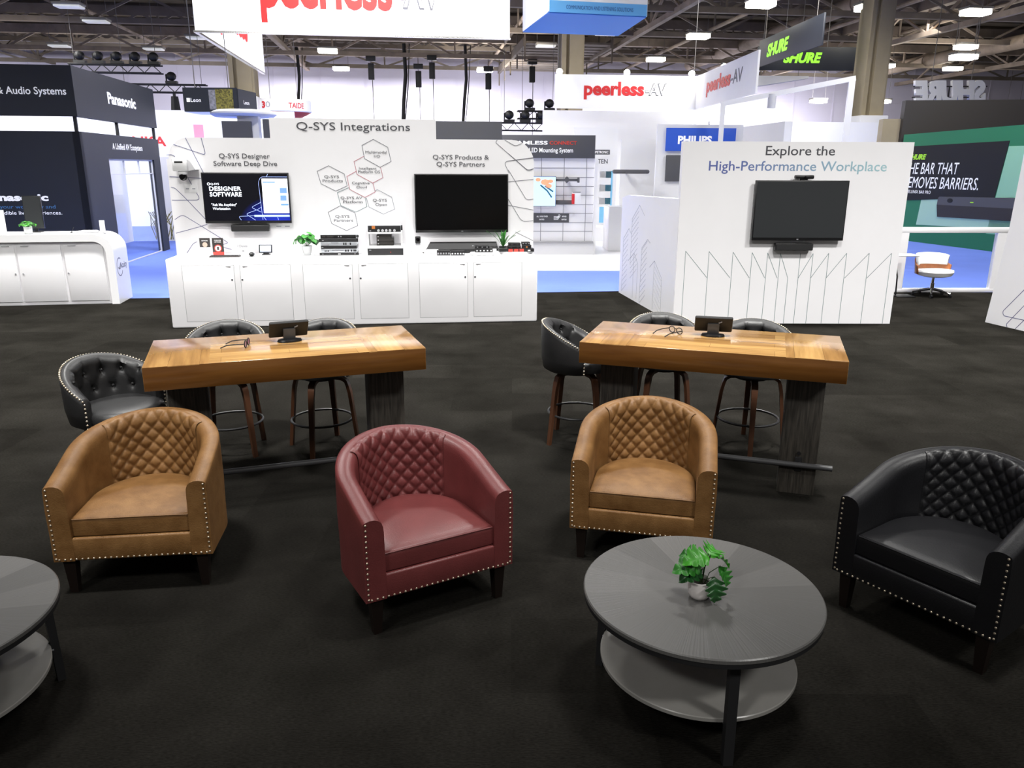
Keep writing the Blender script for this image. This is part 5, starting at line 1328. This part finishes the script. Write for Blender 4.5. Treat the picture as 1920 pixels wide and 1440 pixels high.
# ================================================================ stools
def stool():
    t = thing('bar_stool', 'stool', 'bar stool', (0, 0, 0), 0, 'tufted stools around the wooden tables')
    AM = 108; NS = 84; Ro, th = .262, .052
    top = lambda a: .705 + .163 * math.cos(min(1, abs(a) / AM) * PI / 2) ** .9
    btn = [(a, .775) for a in (-72, -44, -15, 15, 44, 72)] + [(a, .675) for a in (-58, -29, 0, 29, 58)]
    rings = []; inner = []
    for i in range(NS + 1):
        a = -AM + 2 * AM * i / NS; zt = top(a); ca, sa = math.cos(R(a)), math.sin(R(a))
        P = lambda r, z: (sa * r, ca * r * .95 + .0, z)
        ring = [P(Ro - .035, .53), P(Ro - .01, .545), P(Ro + .004, .62), P(Ro + .008, zt - .03), P(Ro + .004, zt - .008), P(Ro - .012, zt + .003), P(Ro - .03, zt), P(Ro - .045, zt - .014)]
        for k in range(14):
            z = zt - .03 - (zt - .03 - .575) * k / 13
            d = .014
            for (ba, bz) in btn:
                dx = (a - ba) / 180 * PI * .21; dz = z - bz
                d -= .030 * math.exp(-(dx * dx + dz * dz) / .00042)
                if bz > .7 and z > bz: d -= .012 * math.exp(-(dx * dx) / .00006)
            for (ba, bz) in btn:
                if bz < .7:
                    for sgn in (-1, 1):
                        u = (a - ba) / 180 * PI * .21; v = z - bz
                        if 0 < v < .1: d -= .008 * math.exp(-((u - sgn * v * .53) ** 2) / .00008)
            d *= min(1, (AM - abs(a)) / 8 + .15)
            ring.append(P(Ro - th - d, z))
        rings.append(ring)
    MB().loft(rings).build('backrest', 'stool_leather', t, ang=60)
    w = MB()
    for ba, bz in btn:
        w.ball((math.sin(R(ba)) * (Ro - th - .002), math.cos(R(ba)) * (Ro - th - .002) * .95, bz), .008, 8, 6)
    w.build('tufting_buttons', 'black_matte', t)
    w = MB()
    for i in range(61):
        a = -AM + 2 * AM * i / 60; z = top(a) - .004
        w.ball((math.sin(R(a)) * (Ro + .003), math.cos(R(a)) * (Ro + .003) * .95, z), .0062, 8, 6)
    for s in (-1, 1):
        for k in range(1, 8): a = s * (AM + .6); z = .705 - k * .0225; w.ball((math.sin(R(a)) * (Ro - .004), math.cos(R(a)) * (Ro - .004) * .95, z), .0062, 8, 6)
    w.build('nailhead_trim', 'nail_metal', t, 'row of pale metal nailheads')
    w = MB(); sq = lambda r, z: [(math.copysign(abs(math.cos(q)) ** .8, math.cos(q)) * r, math.copysign(abs(math.sin(q)) ** .8, math.sin(q)) * r - .02, z) for q in [2 * PI * k / 36 for k in range(36)]]
    w.loft([sq(.17, .535), sq(.208, .54), sq(.214, .56), sq(.213, .59), sq(.205, .61), sq(.18, .622), (sq(.1, .628)), sq(.02, .63)]); w.build('seat', 'stool_leather', t, ang=50)
    w = MB(); w.cyl((0, -.01, .50), (0, -.01, .536), .11, seg=20); w.build('swivel_plate', 'black_matte', t)
    for k in range(4):
        a = R(45 + 90 * k); m = Matrix.Translation((0, -.01, 0)) @ Matrix.Rotation(a, 4, 'Z')
        path = [(.03, .508), (.10, .508), (.15, .503), (.178, .485), (.190, .45), (.200, .40), (.245, .0)]
        rg = []
        for i, (r, z) in enumerate(path):
            p0 = path[max(i - 1, 0)]; p1 = path[min(i + 1, len(path) - 1)]
            dr, dz = p1[0] - p0[0], p1[1] - p0[1]; l = math.hypot(dr, dz); nr, nz = -dz / l, dr / l
            wd = .022 if i < 5 else .019; hh = .011
            if i == len(path) - 1: nr, nz = 1, 0; wd = .015
            rg.append([m @ Vector((r + nr * sx * hh, sy * wd, z + nz * sx * hh)) for sx, sy in ((-1, -1), (1, -1), (1, 1), (-1, 1))])
        MB().loft(rg).build('leg', 'walnut', t)
    w = MB(); w.tube([(.207 * math.cos(2 * PI * k / 40), .207 * math.sin(2 * PI * k / 40) - .01, .21) for k in range(40)], .0085, 8, closed=True); w.build('foot_ring', 'rail_black', t)
    return t
ST = [((-2.20, 4.16, 0), R(62), 'tufted dark stool at the left end of the left wooden table'),
      ((-1.93, 5.10, 0), R(8), 'tufted dark stool behind the left wooden table, nearer its left end'),
      ((-1.315, 5.16, 0), R(-10), 'tufted dark stool behind the left wooden table, behind the tablet'),
      ((.46, 5.34, 0), R(78), 'tufted dark stool at the left end of the right wooden table'),
      ((1.09, 5.45, 0), R(2), 'tufted dark stool behind the right wooden table, left of the tablet'),
      ((1.66, 5.22, 0), R(-14), 'tufted dark stool behind the right wooden table, right of the tablet')]
s0 = stool(); place(s0, ST[0][0], ST[0][1]); s0['label'] = ST[0][2]
for l, r, lab in ST[1:]:
    d = dup(s0, l, r, lab)
    if 'behind the tablet' in lab or 'right of the tablet' in lab:
        for ch in d.children:                       # the swivel base of these two is turned
            if ch.name.split('.')[0] == 'leg': ch.rotation_euler = (0, 0, R(48))

# ================================================================ things on the wooden tables
def tablet(label, loc, rot):
    t = thing('tablet', label, 'tablet', loc, rot, 'touch panels on the wooden tables')
    m = Matrix.Translation((0, .01, .074)) @ Matrix.Rotation(R(38), 4, 'X')
    MB().box((0, 0, 0), (.225, .022, .125), .008).xf(m).build('case', 'black_matte', t)
    MB().box((0, .0115, 0), (.205, .002, .108)).xf(m).build('screen', 'screen_off', t)
    w = MB(); w.box((0, 0, 0), (.07, .016, .075), .004); w.xf(Matrix.Translation((0, -.004, .045)) @ Matrix.Rotation(R(12), 4, 'X')); w.build('neck', 'pipe_grey', t)
    w = MB(); w.lathe([(.07, 0), (.072, .004), (.066, .014), (.03, .017)], seg=32); w.xf(Matrix.Diagonal((1, .62, 1, 1))); w.build('foot', 'black_plastic', t)
    w = MB(); w.tube([(.03, -.016, .085), (.045, -.022, .092), (.052, -.012, .098)], .004, 6); w.build('cable_plug', 'mid_grey', t)
    return t
tablet('black touch panel on a stand seen from behind, on the left wooden table', (-1.315, 4.50, .9), R(25))
tablet('black touch panel on a stand seen from behind, on the right wooden table', (1.235, 4.70, .9), R(-13))
def glasses(label, loc, rot, tint):
    t = thing('eyeglasses', label, 'glasses', loc, rot, 'pairs of glasses on the wooden tables')
    w = MB()
    for s in (-1, 1):
        w.tube([(s * .034 + .026 * math.cos(q), 0, .022 + .019 * math.sin(q)) for q in [2 * PI * k / 18 for k in range(18)]], .003, 5, closed=True)
    w.tube([(-.010, 0, .027), (0, 0, .031), (.010, 0, .027)], .003, 5); w.build('frame', 'rig_black', t)
    for s in (-1, 1):
        w = MB(); w.cyl((s * .034, -.0006, .022), (s * .034, .0006, .022), .0185, seg=20); w.build('lens', tint, t)
        w = MB(); w.tube([(s * .061, .001, .026), (s * .064, .05, .025), (s * .060, .10, .020), (s * .055, .135, .004)], .0034, 5); w.build('temple', 'rig_black', t)
    return t
glasses('pair of black glasses lying open on the right wooden table', (1.02, 4.77, .9), R(120), 'pane_clear')
glasses('pair of black glasses with violet glints on the left wooden table', (-1.52, 4.36, .9), R(95), 'violet_glint')
